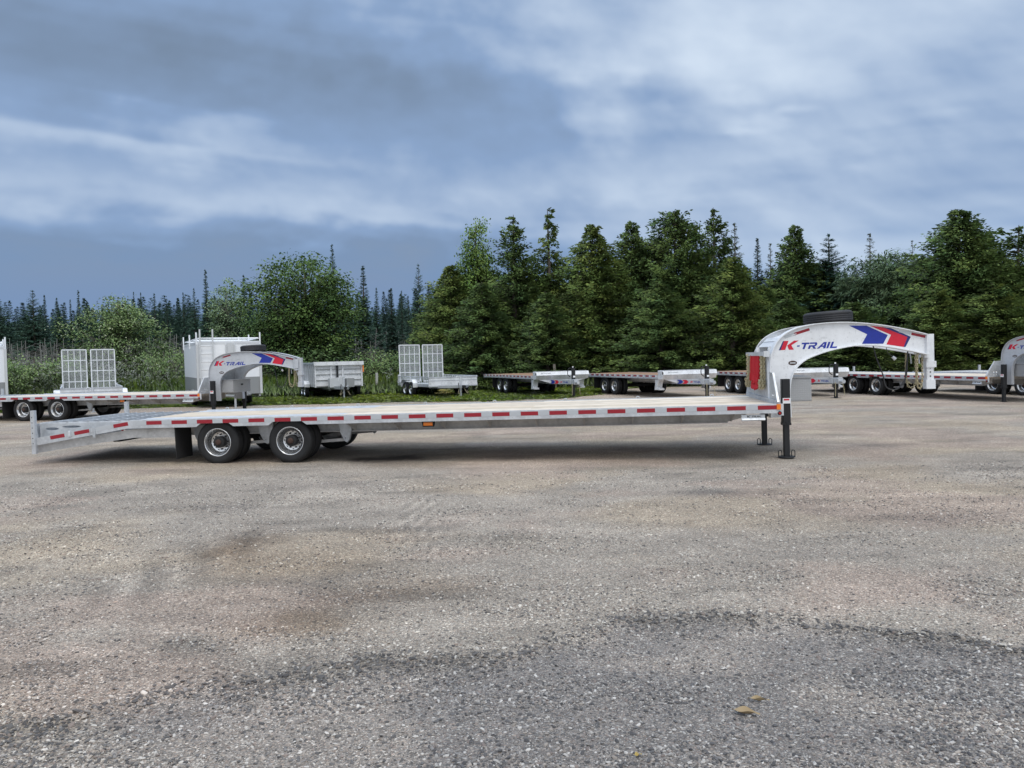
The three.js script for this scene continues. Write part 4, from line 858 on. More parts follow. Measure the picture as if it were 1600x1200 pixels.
// ---------------------------------------------------------------- enclosed cargo trailers
function makeCargo(label, ladder) {
  const t = thing('cargo_trailer', label, 'trailer'), W = 2.3, h = W / 2, L = 5.6, nose = 0.32, top = 2.55, low = 0.50, guard = 1.16;
  const outline = [[-L, -h], [0, -h], [nose, -0.16], [nose, 0.16], [0, h], [-L, h]];
  const ring = (y0, y1, inset, name, mat) => {
    const s = new THREE.Shape(outline.map(([a, b]) => new THREE.Vector2(a + inset * (a > -1 ? -1 : 1), b * (1 - inset / h))));
    return P().add(new THREE.ExtrudeGeometry(s, { depth: y1 - y0, bevelEnabled: false }), new THREE.Matrix4().set(1, 0, 0, 0, 0, 0, 1, y0, 0, 1, 0, 0, 0, 0, 0, 1)).build(name, mat, t);
  };
  ring(guard, top - 0.1, 0.0, 'body', M.white);
  ring(low, guard, 0.004, 'stone_guard', M.stone);
  ring(top - 0.1, top, -0.008, 'roof_edge', M.paint);
  ring(top, top + 0.02, 0.03, 'roof', M.white);
  for (const s of [1, -1]) {
    P().bar([0.005, low, s * (h + 0.004)], [0.005, top - 0.1, s * (h + 0.004)], 0.09).build('corner_trim', M.lightGrey, t);
    P().box(-L / 2, low - 0.05, s * (h - 0.05), L, 0.12, 0.08).build('chassis_rail', M.stone, t);
    for (const x of [-2.6, -3.45]) wheel('small', x, s * (h - 0.08), s, t, true, M.brightRim);
    P().rod([0.18, low - 0.02, s * 0.7], [1.45, low - 0.02, s * 0.05], 0.05, 0.05, 8).build('tongue', M.stone, t);
    // roof rack
    P().rod([-L + 0.1, top + 0.13, s * (h - 0.06)], [0.0, top + 0.13, s * (h - 0.06)], 0.03, 0.03, 8).build('rack_rail', M.white, t);
    for (const x of [-0.05, -2.7, -L + 0.15]) P().rod([x, top - 0.22, s * (h + 0.02)], [x, top + 0.36, s * (h + 0.02)], 0.028, 0.028, 8).build('rack_post', M.white, t);
    for (const [a, b] of [[0.16, s]]) P().bar([nose + 0.02, guard, b * a], [nose + 0.02, top - 0.12, b * a], 0.05).build('nose_trim', M.lightGrey, t);
  }
  for (const x of [-0.05, -2.7, -L + 0.15]) P().rod([x, top + 0.13, -h + 0.06], [x, top + 0.13, h - 0.06], 0.028, 0.028, 8).build('rack_bar', M.white, t);
  P().box(nose + 0.012, (guard + top) / 2, 0, 0.02, top - guard - 0.1, 0.24).build('nose_panel', M.lightGrey, t);
  P().rod([1.2, low + 0.45, 0], [1.2, 0.02, 0], 0.04, 0.04, 10).build('jack', M.lightGrey, t);
  if (ladder) {
    const f = P(), z0 = 0.62, z1 = 1.06, at = (z) => nose * (1 - (z - 0.16) / (h - 0.16)) + 0.10;
    for (const z of [z0, z1]) f.bar([at(z), 0.68, z], [at(z), 3.02, z], 0.055, 0.03);
    const l = f.build('ladder', M.lightGrey, t);
    for (let i = 0; i < 7; i++) P().rod([at(z0), 0.86 + i * 0.305, z0], [at(z1), 0.86 + i * 0.305, z1], 0.016, 0.016, 8).build('rung', M.lightGrey, l);
  }
  return t;
}
place(makeCargo('white enclosed cargo trailer with ladder and roof rack behind the grey neck', true), -10.95, 29.6, 62);
place(makeCargo('white enclosed cargo trailer of which only a strip shows at the left edge', false), -20.5, 28.8, 55);

// ---------------------------------------------------------------- trees: trunk and limbs as tapered wood, crown as many small leaf faces
const leafMaterial = new THREE.MeshPhysicalMaterial({ vertexColors: true, roughness: 0.95, specularIntensity: 0.25, metalness: 0, side: THREE.DoubleSide, transmission: 0.3, thickness: 0 });
const grassMaterial = new THREE.MeshPhysicalMaterial({ vertexColors: true, roughness: 0.95, metalness: 0, side: THREE.DoubleSide, transmission: 0.4, thickness: 0 });
const barkMaterial = metal(0.12, 0.10, 0.085, 0.95, 0), paleBark = metal(0.30, 0.28, 0.25, 0.9, 0), deadWood = metal(0.20, 0.19, 0.19, 0.95, 0);
class Leaves {
  constructor(seed) { this.p = []; this.n = []; this.c = []; this.i = []; this.rnd = random(seed); }
  // one narrow folded leaf or spray: base, long direction, width direction, colour, the way its patch of crown faces
  leaf(b, d, s, len, wid, col, face) {
    const o = this.p.length / 3, p = this.p, n = this.n, c = this.c;
    const nx = d[1] * s[2] - d[2] * s[1], ny = d[2] * s[0] - d[0] * s[2], nz = d[0] * s[1] - d[1] * s[0];
    const f = nx * face[0] + ny * face[1] + nz * face[2] < 0 ? -1 : 1, a = 0.55;
    let vx = nx * f * a + face[0] * (1 - a), vy = ny * f * a + face[1] * (1 - a) + 0.1, vz = nz * f * a + face[2] * (1 - a);
    const l = Math.hypot(vx, vy, vz) || 1; vx /= l; vy /= l; vz /= l;
    const pts = [[0, 0], [0.45, 0.5], [1, 0.04], [0.5, -0.5]];
    for (const [u, v] of pts) { p.push(b[0] + d[0] * len * u + s[0] * wid * v, b[1] + d[1] * len * u + s[1] * wid * v, b[2] + d[2] * len * u + s[2] * wid * v); n.push(vx, vy, vz); c.push(col[0], col[1], col[2]); }
    this.i.push(o, o + 1, o + 2, o, o + 2, o + 3);
  }
  geometry() {
    const g = new THREE.BufferGeometry();
    g.setAttribute('position', new THREE.BufferAttribute(new Float32Array(this.p), 3)); g.setAttribute('normal', new THREE.BufferAttribute(new Float32Array(this.n), 3)); g.setAttribute('color', new THREE.BufferAttribute(new Float32Array(this.c), 3));
    g.setIndex(this.i);
    return g;
  }
}
const unit = (v) => { const l = Math.hypot(...v) || 1; return v.map((k) => k / l); };
const cross = (a, b) => [a[1] * b[2] - a[2] * b[1], a[2] * b[0] - a[0] * b[2], a[0] * b[1] - a[1] * b[0]];
function tone(base, rnd, spread = 0.35) { const f = 1 + (rnd() - 0.5) * 2 * spread, h = (rnd() - 0.5) * 0.12; return [base[0] * f * (1 + h), base[1] * f, base[2] * f * (1 - h)]; }

// upright cedar: rising limbs with drooping flattened sprays; open > 0 thins the upper part so that sky shows through
function makeCedar(seed, { H = 10, Rad = 2.4, open = 0.1, greens, limbs = 300, round = 1.3, skirt = 0.75 }) {
  const L = new Leaves(seed), rnd = L.rnd, wood = P();
  wood.rod([0, 0, 0], [0, H * 0.55, 0], 0.17, 0.10, 9).rod([0, H * 0.55, 0], [0.05, H * 0.97, 0], 0.10, 0.015, 7);
  const lobes = Array.from({ length: 7 }, () => [rnd() * 6.28, rnd(), 0.65 + rnd() * 0.6]);
  for (let k = 0; k < limbs; k++) {
    const t = 0.03 + 0.96 * Math.pow(k / limbs, 0.92), az = k * 2.39996 + rnd() * 0.9, lobe = lobes[k % 7];
    if (rnd() < open * smooth(0.25, 0.9, t)) continue;
    let r = Rad * (t < 0.16 ? lerp(skirt, 1, t / 0.16) : Math.pow(1 - Math.pow((t - 0.16) / 0.84, round), 0.95)) + 0.05;
    r *= 0.62 + 0.55 * rnd() * lobe[2] + 0.16 * Math.cos(az - lobe[0]);
    const y0 = t * H * 0.97, up = lerp(0.15, 0.75, t) + (rnd() - 0.5) * 0.3, ca = Math.cos(az), sa = Math.sin(az);
    const patch = rnd(), base = mix3(greens[0], greens[1], patch);
    if (r > 0.5 && rnd() < 0.6) wood.rod([0, y0, 0], [ca * r * 0.8, y0 + r * up * 0.62, sa * r * 0.8], 0.028, 0.008, 4);
    const n = Math.max(2, Math.round(r * 5.4)), tip = lerp(0.35, 1, smooth(0.1, 1.1, r));
    for (let j = 0; j < n; j++) {
      const s = lerp(0.22, 1, (j + rnd()) / n), x = ca * r * s + (rnd() - 0.5) * 0.25, z = sa * r * s + (rnd() - 0.5) * 0.25, y = y0 + r * up * s - 0.55 * r * 0.3 * s * s + (rnd() - 0.5) * 0.25;
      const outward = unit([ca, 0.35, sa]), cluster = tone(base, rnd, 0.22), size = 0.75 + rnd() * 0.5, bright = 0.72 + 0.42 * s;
      for (let m = 0; m < 19; m++) {
        const a = az + (rnd() - 0.5) * 2.6, d = unit([Math.cos(a) * (0.4 + rnd()), -0.75 + rnd() * 1.25, Math.sin(a) * (0.4 + rnd())]);
        const side = unit(cross(d, [Math.sin(az) * 0.7 + (rnd() - 0.5), (rnd() - 0.5) * 0.9 + 0.25, -Math.cos(az) * 0.7 + (rnd() - 0.5)]));
        const q = [x + (rnd() - 0.5) * 0.42 * tip, y + (rnd() - 0.5) * 0.36 * tip, z + (rnd() - 0.5) * 0.42 * tip], len = (0.10 + rnd() * 0.14) * size * lerp(0.75, 1, tip);
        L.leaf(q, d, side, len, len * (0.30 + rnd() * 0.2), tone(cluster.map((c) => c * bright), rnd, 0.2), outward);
      }
    }
  }
  return { crown: L.geometry(), trunk: wood.geometry(), bark: barkMaterial };
}
// spruce or fir: whorls of level boughs carrying short hanging twigs
function makeSpruce(seed, { H = 12, Rad = 1.7, greens, sparse = 0, gap = 0.34, droop = 0.25, from = 0.02, power = 1.0, twig = 1 }) {
  const L = new Leaves(seed), rnd = L.rnd, wood = P();
  wood.rod([0, 0, 0], [0, H * 0.5, 0], 0.15, 0.09, 8).rod([0, H * 0.5, 0], [0, H, 0], 0.09, 0.012, 6);
  for (let y = H * from + 0.2; y < H - 0.1; y += gap * (0.8 + rnd() * 0.4)) {
    const t = y / H, R0 = Rad * Math.pow(1 - t, power) * (0.78 + rnd() * 0.4) + 0.03, n = Math.max(4, Math.round(6 + 3 * (1 - t)));
    for (let k = 0; k < n; k++) {
      if (rnd() < sparse) continue;
      const yb = y + (rnd() - 0.5) * gap * 1.1, az = (k / n) * 6.283 + rnd() * 0.8 + y * 2.1, r = R0 * (0.68 + rnd() * 0.5), ca = Math.cos(az), sa = Math.sin(az), base = mix3(greens[0], greens[1], rnd()), rise = lerp(-droop, 0.55, smooth(0.3, 1, t)) + (rnd() - 0.5) * 0.15;
      if (r > 0.4) wood.rod([0, yb, 0], [ca * r * 0.92, yb + rise * r, sa * r * 0.92], 0.022, 0.006, 4);
      const m = Math.max(4, Math.round(r * 13));
      for (let j = 0; j < m; j++) {
        const s = lerp(0.1, 1, (j + rnd()) / m), x = ca * r * s, z = sa * r * s, yy = yb + rise * r * s - 0.10 * r * s * (1 - s) + 0.1 * r * s * s;
        for (let q = 0; q < 5; q++) {
          const w = q % 2 ? 1 : -1, d = unit([ca * 0.7 - sa * w * (0.5 + rnd() * 0.6), -0.95 + rnd() * 1.1 + 0.25 * t, sa * 0.7 + ca * w * (0.5 + rnd() * 0.6)]), side = unit(cross(d, [(rnd() - 0.5) * 0.7, 1, (rnd() - 0.5) * 0.7]));
          const len = (0.22 + 0.26 * rnd()) * twig * lerp(1, 0.42, smooth(0.35, 1, t)) * 0.85;
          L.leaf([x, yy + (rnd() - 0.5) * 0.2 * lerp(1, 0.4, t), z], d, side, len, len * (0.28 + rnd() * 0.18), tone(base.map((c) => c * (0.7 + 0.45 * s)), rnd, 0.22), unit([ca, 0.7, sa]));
        }
      }
    }
  }
  for (let k = 0; k < 8; k++) L.leaf([0, H - 0.35 + rnd() * 0.2, 0], unit([(rnd() - 0.5) * 0.5, 1, (rnd() - 0.5) * 0.5]), [1, 0, 0], 0.28, 0.05, greens[0], [0, 1, 0]);
  return { crown: L.geometry(), trunk: wood.geometry(), bark: barkMaterial };
}
// broad-leaved tree: limbs that fork, leaf clusters at their ends
function makeBroad(seed, { H = 8, Rad = 3, greens, trunkH = 0.2, clusters = 300, leaf = 0.15, per = 42, open = 0, pale = null, lean = 0, bark = barkMaterial, shape = 0, aspect = 0.62 }) {
  const L = new Leaves(seed), rnd = L.rnd, wood = P(), base = H * trunkH;
  wood.rod([0, 0, 0], [lean * 0.4, H * 0.5, 0], 0.02 * H, 0.012 * H, 9).rod([lean * 0.4, H * 0.5, 0], [lean, H * 0.93, 0], 0.012 * H, 0.02, 7);
  const bumps = Array.from({ length: 12 }, () => [unit([rnd() - 0.5, rnd() - 0.3, rnd() - 0.5]), 0.75 + rnd() * 0.6]);
  for (let k = 0; k < clusters; k++) {
    const u = unit([rnd() - 0.5, rnd() - 0.5, rnd() - 0.5].map((v) => v + (rnd() - 0.5) * 0.3)), q = Math.pow(rnd(), 0.42);
    let bump = 0.78; for (const [v, s] of bumps) bump = Math.max(bump, s * Math.max(0, u[0] * v[0] + u[1] * v[1] + u[2] * v[2]) ** 4);
    const hh = (H - base) / 2, ty = u[1] * q, narrow = shape ? lerp(1, 0.42, smooth(-0.2, 1, ty)) : lerp(1, 0.8, smooth(0.2, 1, ty));
    const c = [u[0] * Rad * q * bump * narrow + lean * (0.5 + ty * 0.5), base + hh + ty * hh * Math.min(1.06, 0.75 + bump * 0.3), u[2] * Rad * q * bump * narrow];
    if (rnd() < open) continue;
    const tint = mix3(greens[0], greens[1], rnd()), face = unit([u[0], u[1] * 0.8 + 0.25, u[2]]), cl = 0.30 + rnd() * 0.30;
    if (k % 3 === 0) { const y = Math.max(base * 0.8, c[1] - Math.hypot(c[0], c[2]) * 0.9); wood.rod([lean * y / H, y, 0], c, 0.035, 0.008, 4); }
    for (let j = 0; j < per; j++) {
      const v = [(rnd() + rnd() - 1), (rnd() + rnd() - 1) * 0.8, (rnd() + rnd() - 1)], d = unit([rnd() - 0.5 + face[0] * 0.4, rnd() - 0.75, rnd() - 0.5 + face[2] * 0.4]), side = unit(cross(d, [rnd() - 0.5, rnd() * 0.8 + 0.1, rnd() - 0.5]));
      const isPale = pale && rnd() < pale[3] * smooth(0.35, 1, q) * (0.4 + rnd()), len = leaf * (0.65 + rnd() * 0.7) * (isPale ? 0.85 : 1);
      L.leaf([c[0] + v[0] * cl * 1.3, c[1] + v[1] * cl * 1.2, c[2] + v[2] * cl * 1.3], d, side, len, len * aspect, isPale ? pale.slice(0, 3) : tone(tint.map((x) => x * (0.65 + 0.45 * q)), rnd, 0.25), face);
    }
  }
  return { crown: L.geometry(), trunk: wood.geometry(), bark };
}
const dark = [[0.079, 0.139, 0.079], [0.155, 0.221, 0.091]], cedarG = [[0.080, 0.138, 0.048], [0.160, 0.228, 0.066]], cedarY = [[0.098, 0.158, 0.045], [0.205, 0.262, 0.070]], blueG = [[0.061, 0.124, 0.091], [0.105, 0.185, 0.130]];
const freshG = [[0.126, 0.224, 0.057], [0.250, 0.355, 0.095]], mapleG = [[0.066, 0.128, 0.038], [0.140, 0.212, 0.060]], paleG = [[0.184, 0.263, 0.145], [0.315, 0.420, 0.236]], willowG = [[0.145, 0.224, 0.092], [0.263, 0.355, 0.145]], greyG = [[0.131, 0.163, 0.100], [0.224, 0.236, 0.145]];
const SPECIES = {
  cedar: makeCedar(1, { greens: cedarG, Rad: 2.5 }),
  cedarYellow: makeCedar(2, { greens: cedarY, Rad: 2.6, limbs: 320 }),
  cedarOpen: makeCedar(3, { greens: cedarG, Rad: 2.3, open: 0.62, limbs: 330 }),
  cedarThin: makeCedar(4, { greens: cedarY, Rad: 2.0, open: 0.72, limbs: 320, round: 0.85 }),
  cedarRound: makeCedar(5, { greens: cedarG, Rad: 2.9, round: 2.3, open: 0.3, limbs: 380 }),
  cedarBroad: makeCedar(6, { greens: cedarG, Rad: 3.2, round: 1.15, open: 0.15, limbs: 420, skirt: 0.9 }),
  spruce: makeSpruce(11, { greens: blueG, Rad: 1.8, gap: 0.27 }),
  spruceThin: makeSpruce(12, { greens: blueG, Rad: 1.3, sparse: 0.12, gap: 0.28 }),
  spruceBroad: makeSpruce(13, { greens: blueG, Rad: 2.5, power: 0.85 }),
  spire: makeSpruce(14, { greens: [[0.058, 0.109, 0.090], [0.096, 0.161, 0.115]], Rad: 1.3, power: 0.95, gap: 0.24 }),
  fir: makeSpruce(15, { greens: [[0.046, 0.109, 0.084], [0.077, 0.161, 0.115]], Rad: 2.6, power: 0.9, gap: 0.3, droop: -0.1 }),
  larch: makeSpruce(16, { greens: greyG, Rad: 1.9, sparse: 0.3, gap: 0.36, droop: -0.25, power: 0.9 }),
  pine: makeBroad(17, { greens: [[0.084, 0.142, 0.077], [0.161, 0.225, 0.115]], H: 8, Rad: 3.4, clusters: 380, leaf: 0.30, per: 52, trunkH: 0.05, aspect: 0.2, shape: 1 }),
  maple: makeBroad(18, { greens: mapleG, H: 8, Rad: 3.2, clusters: 560, per: 56, trunkH: 0.04, leaf: 0.135 }),
  birch: makeBroad(19, { greens: freshG, H: 10, Rad: 1.9, clusters: 300, per: 56, trunkH: 0.1, leaf: 0.14, open: 0.08, lean: 0.15, shape: 1 }),
  willow: makeBroad(20, { greens: willowG, H: 7, Rad: 3.6, clusters: 380, per: 40, trunkH: 0.03, leaf: 0.14, pale: [0.46, 0.50, 0.34, 0.2], shape: 1 }),
  poplar: makeBroad(21, { greens: paleG, H: 10, Rad: 2.0, clusters: 210, per: 38, trunkH: 0.25, leaf: 0.17, bark: paleBark }),
  bush: makeBroad(22, { greens: [[0.161, 0.257, 0.096], [0.289, 0.386, 0.161]], H: 2.6, Rad: 2.2, clusters: 130, per: 40, trunkH: 0.0, leaf: 0.11 }),
  flowerBush: makeBroad(23, { greens: [[0.176, 0.274, 0.113], [0.321, 0.417, 0.176]], H: 2.4, Rad: 2.2, clusters: 130, per: 40, trunkH: 0.0, leaf: 0.11, pale: [0.42, 0.46, 0.28, 0.08] }),
  darkBush: makeBroad(24, { greens: [[0.090, 0.161, 0.065], [0.176, 0.263, 0.096]], H: 2.6, Rad: 2.2, clusters: 130, per: 40, trunkH: 0.0, leaf: 0.11 }),
};
for (const s of Object.values(SPECIES)) {
  s.crown.computeBoundingBox(); s.box = s.crown.boundingBox;
  const p = s.crown.attributes.position, radii = [];
  for (let i = 0; i < p.count; i += 7) radii.push(Math.hypot(p.getX(i), p.getZ(i)));
  radii.sort((a, b) => a - b);
  s.spread = radii[Math.floor(radii.length * 0.93)];
}
// where a column of the picture meets the land at a given distance; trunks stand there, in metres
const acrossAt = (px, d) => ((px - 805) / 1190) * d;
const first = new Map(), turns = random(400);
function tree(kind, name, category, label, px, top, d, width, group) {
  const s = SPECIES[kind], horizon = 577 - 0.0218 * px, h = ((horizon - top) / 1190) * d + 1.67, w = (width / 1190) * d;
  let t;
  if (!first.has(kind)) {
    t = thing(name, label, category);
    const c = mesh('crown', s.crown, leafMaterial, t), k = mesh('trunk', s.trunk, s.bark, t);
    first.set(kind, t);
  } else t = copyOf(first.get(kind), name, label, null);
  t.userData.category = category;
  if (group) t.userData.group = group;
  const sw = w / (2 * s.spread) * (kind.startsWith('cedar') ? 1.24 : 1.1), sh = h / s.box.max.y;
  t.scale.set(sw, sh, sw); t.rotation.y = turns() * 6.28; t.position.set(acrossAt(px, d), -0.06, -d);
  return t;
}
const far = 'spruce_tree', cedarN = 'cedar_tree';
// far wood edge on the left
tree('spruceBroad', far, 'spruce', 'broad dark spruce farthest left, cut by the left edge', 8, 466, 88, 46);
tree('spruceBroad', far, 'spruce', 'broad dense dark spruce, widest of the far spruces left of the pale willow', 62, 452, 84, 58);
tree('spire', far, 'spruce', 'slim spruce touching the right side of the broad dense spruce', 80, 460, 86, 20);
tree('spruce', far, 'spruce', 'dark spruce standing alone right of the broad dense one', 99, 464, 92, 30);
tree('spire', far, 'spruce', 'short slim spruce just left of the tallest narrow one before the willow', 120, 467, 95, 16);
tree('spruceThin', far, 'spruce', 'tallest narrow spruce left of the pale willow', 133, 452, 86, 22);
tree('spire', far, 'spruce', 'short slim spruce touching the left side of the pale willow', 146, 473, 92, 16);
tree('willow', 'willow_tree', 'willow', 'broad willow with pale leaves flickering, behind the mesh gates at left', 194, 456, 52, 128);
tree('spire', far, 'spruce', 'slim spruce tip just above the right shoulder of the willow, left of two', 219, 455, 88, 14);
tree('spire', far, 'spruce', 'slim spruce tip just above the right shoulder of the willow, right of two', 230, 456, 90, 14);
tree('spruce', far, 'spruce', 'dark pointed spruce a little right of the willow', 251, 457, 88, 30);
tree('spire', far, 'spruce', 'small spruce midway between the willow and the tall thin spruce', 270, 474, 96, 18);
tree('spire', far, 'spruce', 'slim spruce, left of two close together before the tall thin spruce', 296, 456, 90, 16);
tree('spruce', far, 'spruce', 'dark spruce close to the left of the tall thin spruce', 313, 449, 88, 28);
tree('spruceThin', far, 'spruce', 'tall thin ragged spruce above the ladder of the cargo trailer', 332, 420, 78, 30);
tree('poplar', 'poplar_tree', 'poplar', 'pale grey-green poplar between two tall thin spruces', 363, 433, 74, 52);
tree('spruce', far, 'spruce', 'tall dark spruce right of the pale poplar', 391, 428, 76, 36);
tree('darkBush', 'young_tree', 'tree', 'low rounded tree between the dark spruce and the big maple', 425, 458, 70, 50);
tree('spruce', far, 'spruce', 'dark spruce partly hidden by the left side of the big maple', 447, 445, 74, 30);
tree('maple', 'maple_tree', 'maple', 'big dense green maple behind the grey neck and the dump trailer', 486, 388, 45, 160);
tree('spruce', far, 'spruce', 'tall spruce with level boughs rising behind the right side of the maple', 530, 379, 58, 40);
tree('spire', far, 'spruce', 'short dark spire just right of the maple', 552, 440, 72, 18);
tree('spruceThin', far, 'spruce', 'tall tapering spruce midway between maple and cedars', 577, 414, 66, 40);
tree('spruce', far, 'spruce', 'spruce with pale green twigs right of the tall tapering one', 597, 448, 70, 30);
tree('spire', far, 'spruce', 'dark regular spire behind the gap between dump and utility trailer', 620, 449, 64, 28);
tree('spire', far, 'spruce', 'thin spire right of the dark regular spire', 636, 453, 76, 16);
tree('spire', far, 'spruce', 'shorter spire close to the left of the tall spruce with bare top', 646, 461, 74, 20);
tree('spruceBroad', far, 'spruce', 'tall dark spruce with knobbly top left of the cedar row', 663, 411, 62, 44);
tree('larch', 'larch_tree', 'larch', 'thin grey larch behind the mesh gates of the right utility trailer', 652, 500, 58, 40);
// the row of cedars
tree('cedarYellow', cedarN, 'cedar', 'low broad cedar at the left end of the cedar row', 712, 413, 45, 100);
tree('birch', 'birch_tree', 'birch', 'bright green birch rising above the left end of the cedar row', 752, 339, 46, 70);
tree('cedar', cedarN, 'cedar', 'dense low cedar in front of the bright birch', 760, 440, 43, 100);
tree('cedarOpen', cedarN, 'cedar', 'cedar with loose open top right of the bright birch', 812, 337, 45, 104);
tree('cedarThin', cedarN, 'cedar', 'thin see-through cedar with a bare visible trunk, among the tallest', 867, 325, 46, 88);
tree('cedar', cedarN, 'cedar', 'low dense cedar at the foot of the thin see-through cedar', 862, 455, 42, 90);
tree('cedarYellow', cedarN, 'cedar', 'dense yellow-green pointed cedar in the middle of the row', 935, 349, 44, 118);
tree('cedar', cedarN, 'cedar', 'narrow cedar between the yellow-green one and the broad rounded one', 995, 345, 45, 92);
tree('cedarRound', cedarN, 'cedar', 'broad round-topped cedar, largest of the middle row', 1062, 326, 45, 140);
tree('cedarBroad', cedarN, 'cedar', 'low bushy cedar in front of the round-topped cedar', 1040, 440, 42, 130);
tree('cedarOpen', cedarN, 'cedar', 'pointed cedar close to the right of the round-topped cedar', 1124, 326, 45, 88);
tree('cedarYellow', cedarN, 'cedar', 'low yellow-green cedar whose boughs reach to the chain headboard', 1150, 400, 41.5, 112);
tree('larch', 'larch_tree', 'larch', 'grey thin-topped conifer at the right shoulder of the cedar row', 1156, 347, 50, 64);
// darker trees behind the white neck
tree('spire', far, 'spruce', 'slim black-green spire right of the cedar row', 1191, 371, 54, 40);
tree('larch', 'larch_tree', 'larch', 'thin grey conifer beside the slim black-green spire', 1211, 379, 55, 46);
tree('cedar', cedarN, 'cedar', 'tall grey-green cedar behind the spare tyre', 1249, 351, 53, 86);
tree('fir', 'fir_tree', 'fir', 'dark blue-green fir with bristling boughs above the white neck', 1302, 364, 52, 128);
tree('larch', 'larch_tree', 'larch', 'bare-topped conifer above the blue chevron of the white neck', 1366, 363, 52, 66);
tree('pine', 'pine_tree', 'pine', 'dark bushy pine above the chevrons of the white neck', 1390, 388, 48, 140);
tree('larch', 'larch_tree', 'larch', 'small thin conifer top between the pines above the neck tip', 1432, 374, 53, 36);
tree('pine', 'pine_tree', 'pine', 'dark bushy pine left of the tall right-hand cedar', 1448, 396, 47, 125);
tree('cedarBroad', cedarN, 'cedar', 'tall broad cedar standing highest on the right side', 1505, 326, 44, 168);
tree('cedar', cedarN, 'cedar', 'cedar between the two tall right-hand cedars', 1550, 364, 46, 70);
tree('cedarOpen', cedarN, 'cedar', 'cedar cut off by the right edge', 1596, 353, 43, 110);
tree('cedarYellow', cedarN, 'cedar', 'low cedar at the foot of the tall right-hand cedar', 1470, 450, 41, 110);
tree('cedarYellow', cedarN, 'cedar', 'low yellow-green cedar above the grey neck at the right edge', 1560, 440, 40.5, 130);
tree('cedar', cedarN, 'cedar', 'dark low cedar seen below the arch of the white neck', 1340, 470, 43, 120);
tree('cedar', cedarN, 'cedar', 'dark low cedar behind the headboard and white column', 1235, 465, 46, 100);
// bushes
tree('flowerBush', 'bush', 'bush', 'bush with pale blossoms left of the mesh gates at left', 60, 545, 40, 120);
tree('bush', 'bush', 'bush', 'green bush at the left edge beside the strip of white trailer', 12, 548, 38, 70);
tree('flowerBush', 'bush', 'bush', 'bush with pale blossoms between the willow and the ladder', 262, 535, 42, 70);
tree('bush', 'bush', 'bush', 'low bush left of the right utility trailer gates', 590, 538, 43, 100);
tree('darkBush', 'bush', 'bush', 'dark low bush at the foot of the maple', 480, 535, 43, 150);
tree('darkBush', 'bush', 'bush', 'dark low bush behind the gates of the right utility trailer', 690, 530, 43, 110);
tree('darkBush', 'bush', 'bush', 'dark undergrowth bush behind the left brown-decked trailer', 800, 545, 43, 110);
tree('darkBush', 'bush', 'bush', 'dark undergrowth bush behind the middle brown-decked trailer', 960, 548, 44, 130);
tree('darkBush', 'bush', 'bush', 'dark undergrowth bush left of the headboard chains', 1130, 545, 42, 90);
tree('bush', 'bush', 'bush', 'green bush under the front of the white neck', 1385, 552, 42, 90);
tree('darkBush', 'bush', 'bush', 'dark undergrowth bush right of the coupler post', 1500, 552, 42, 110);

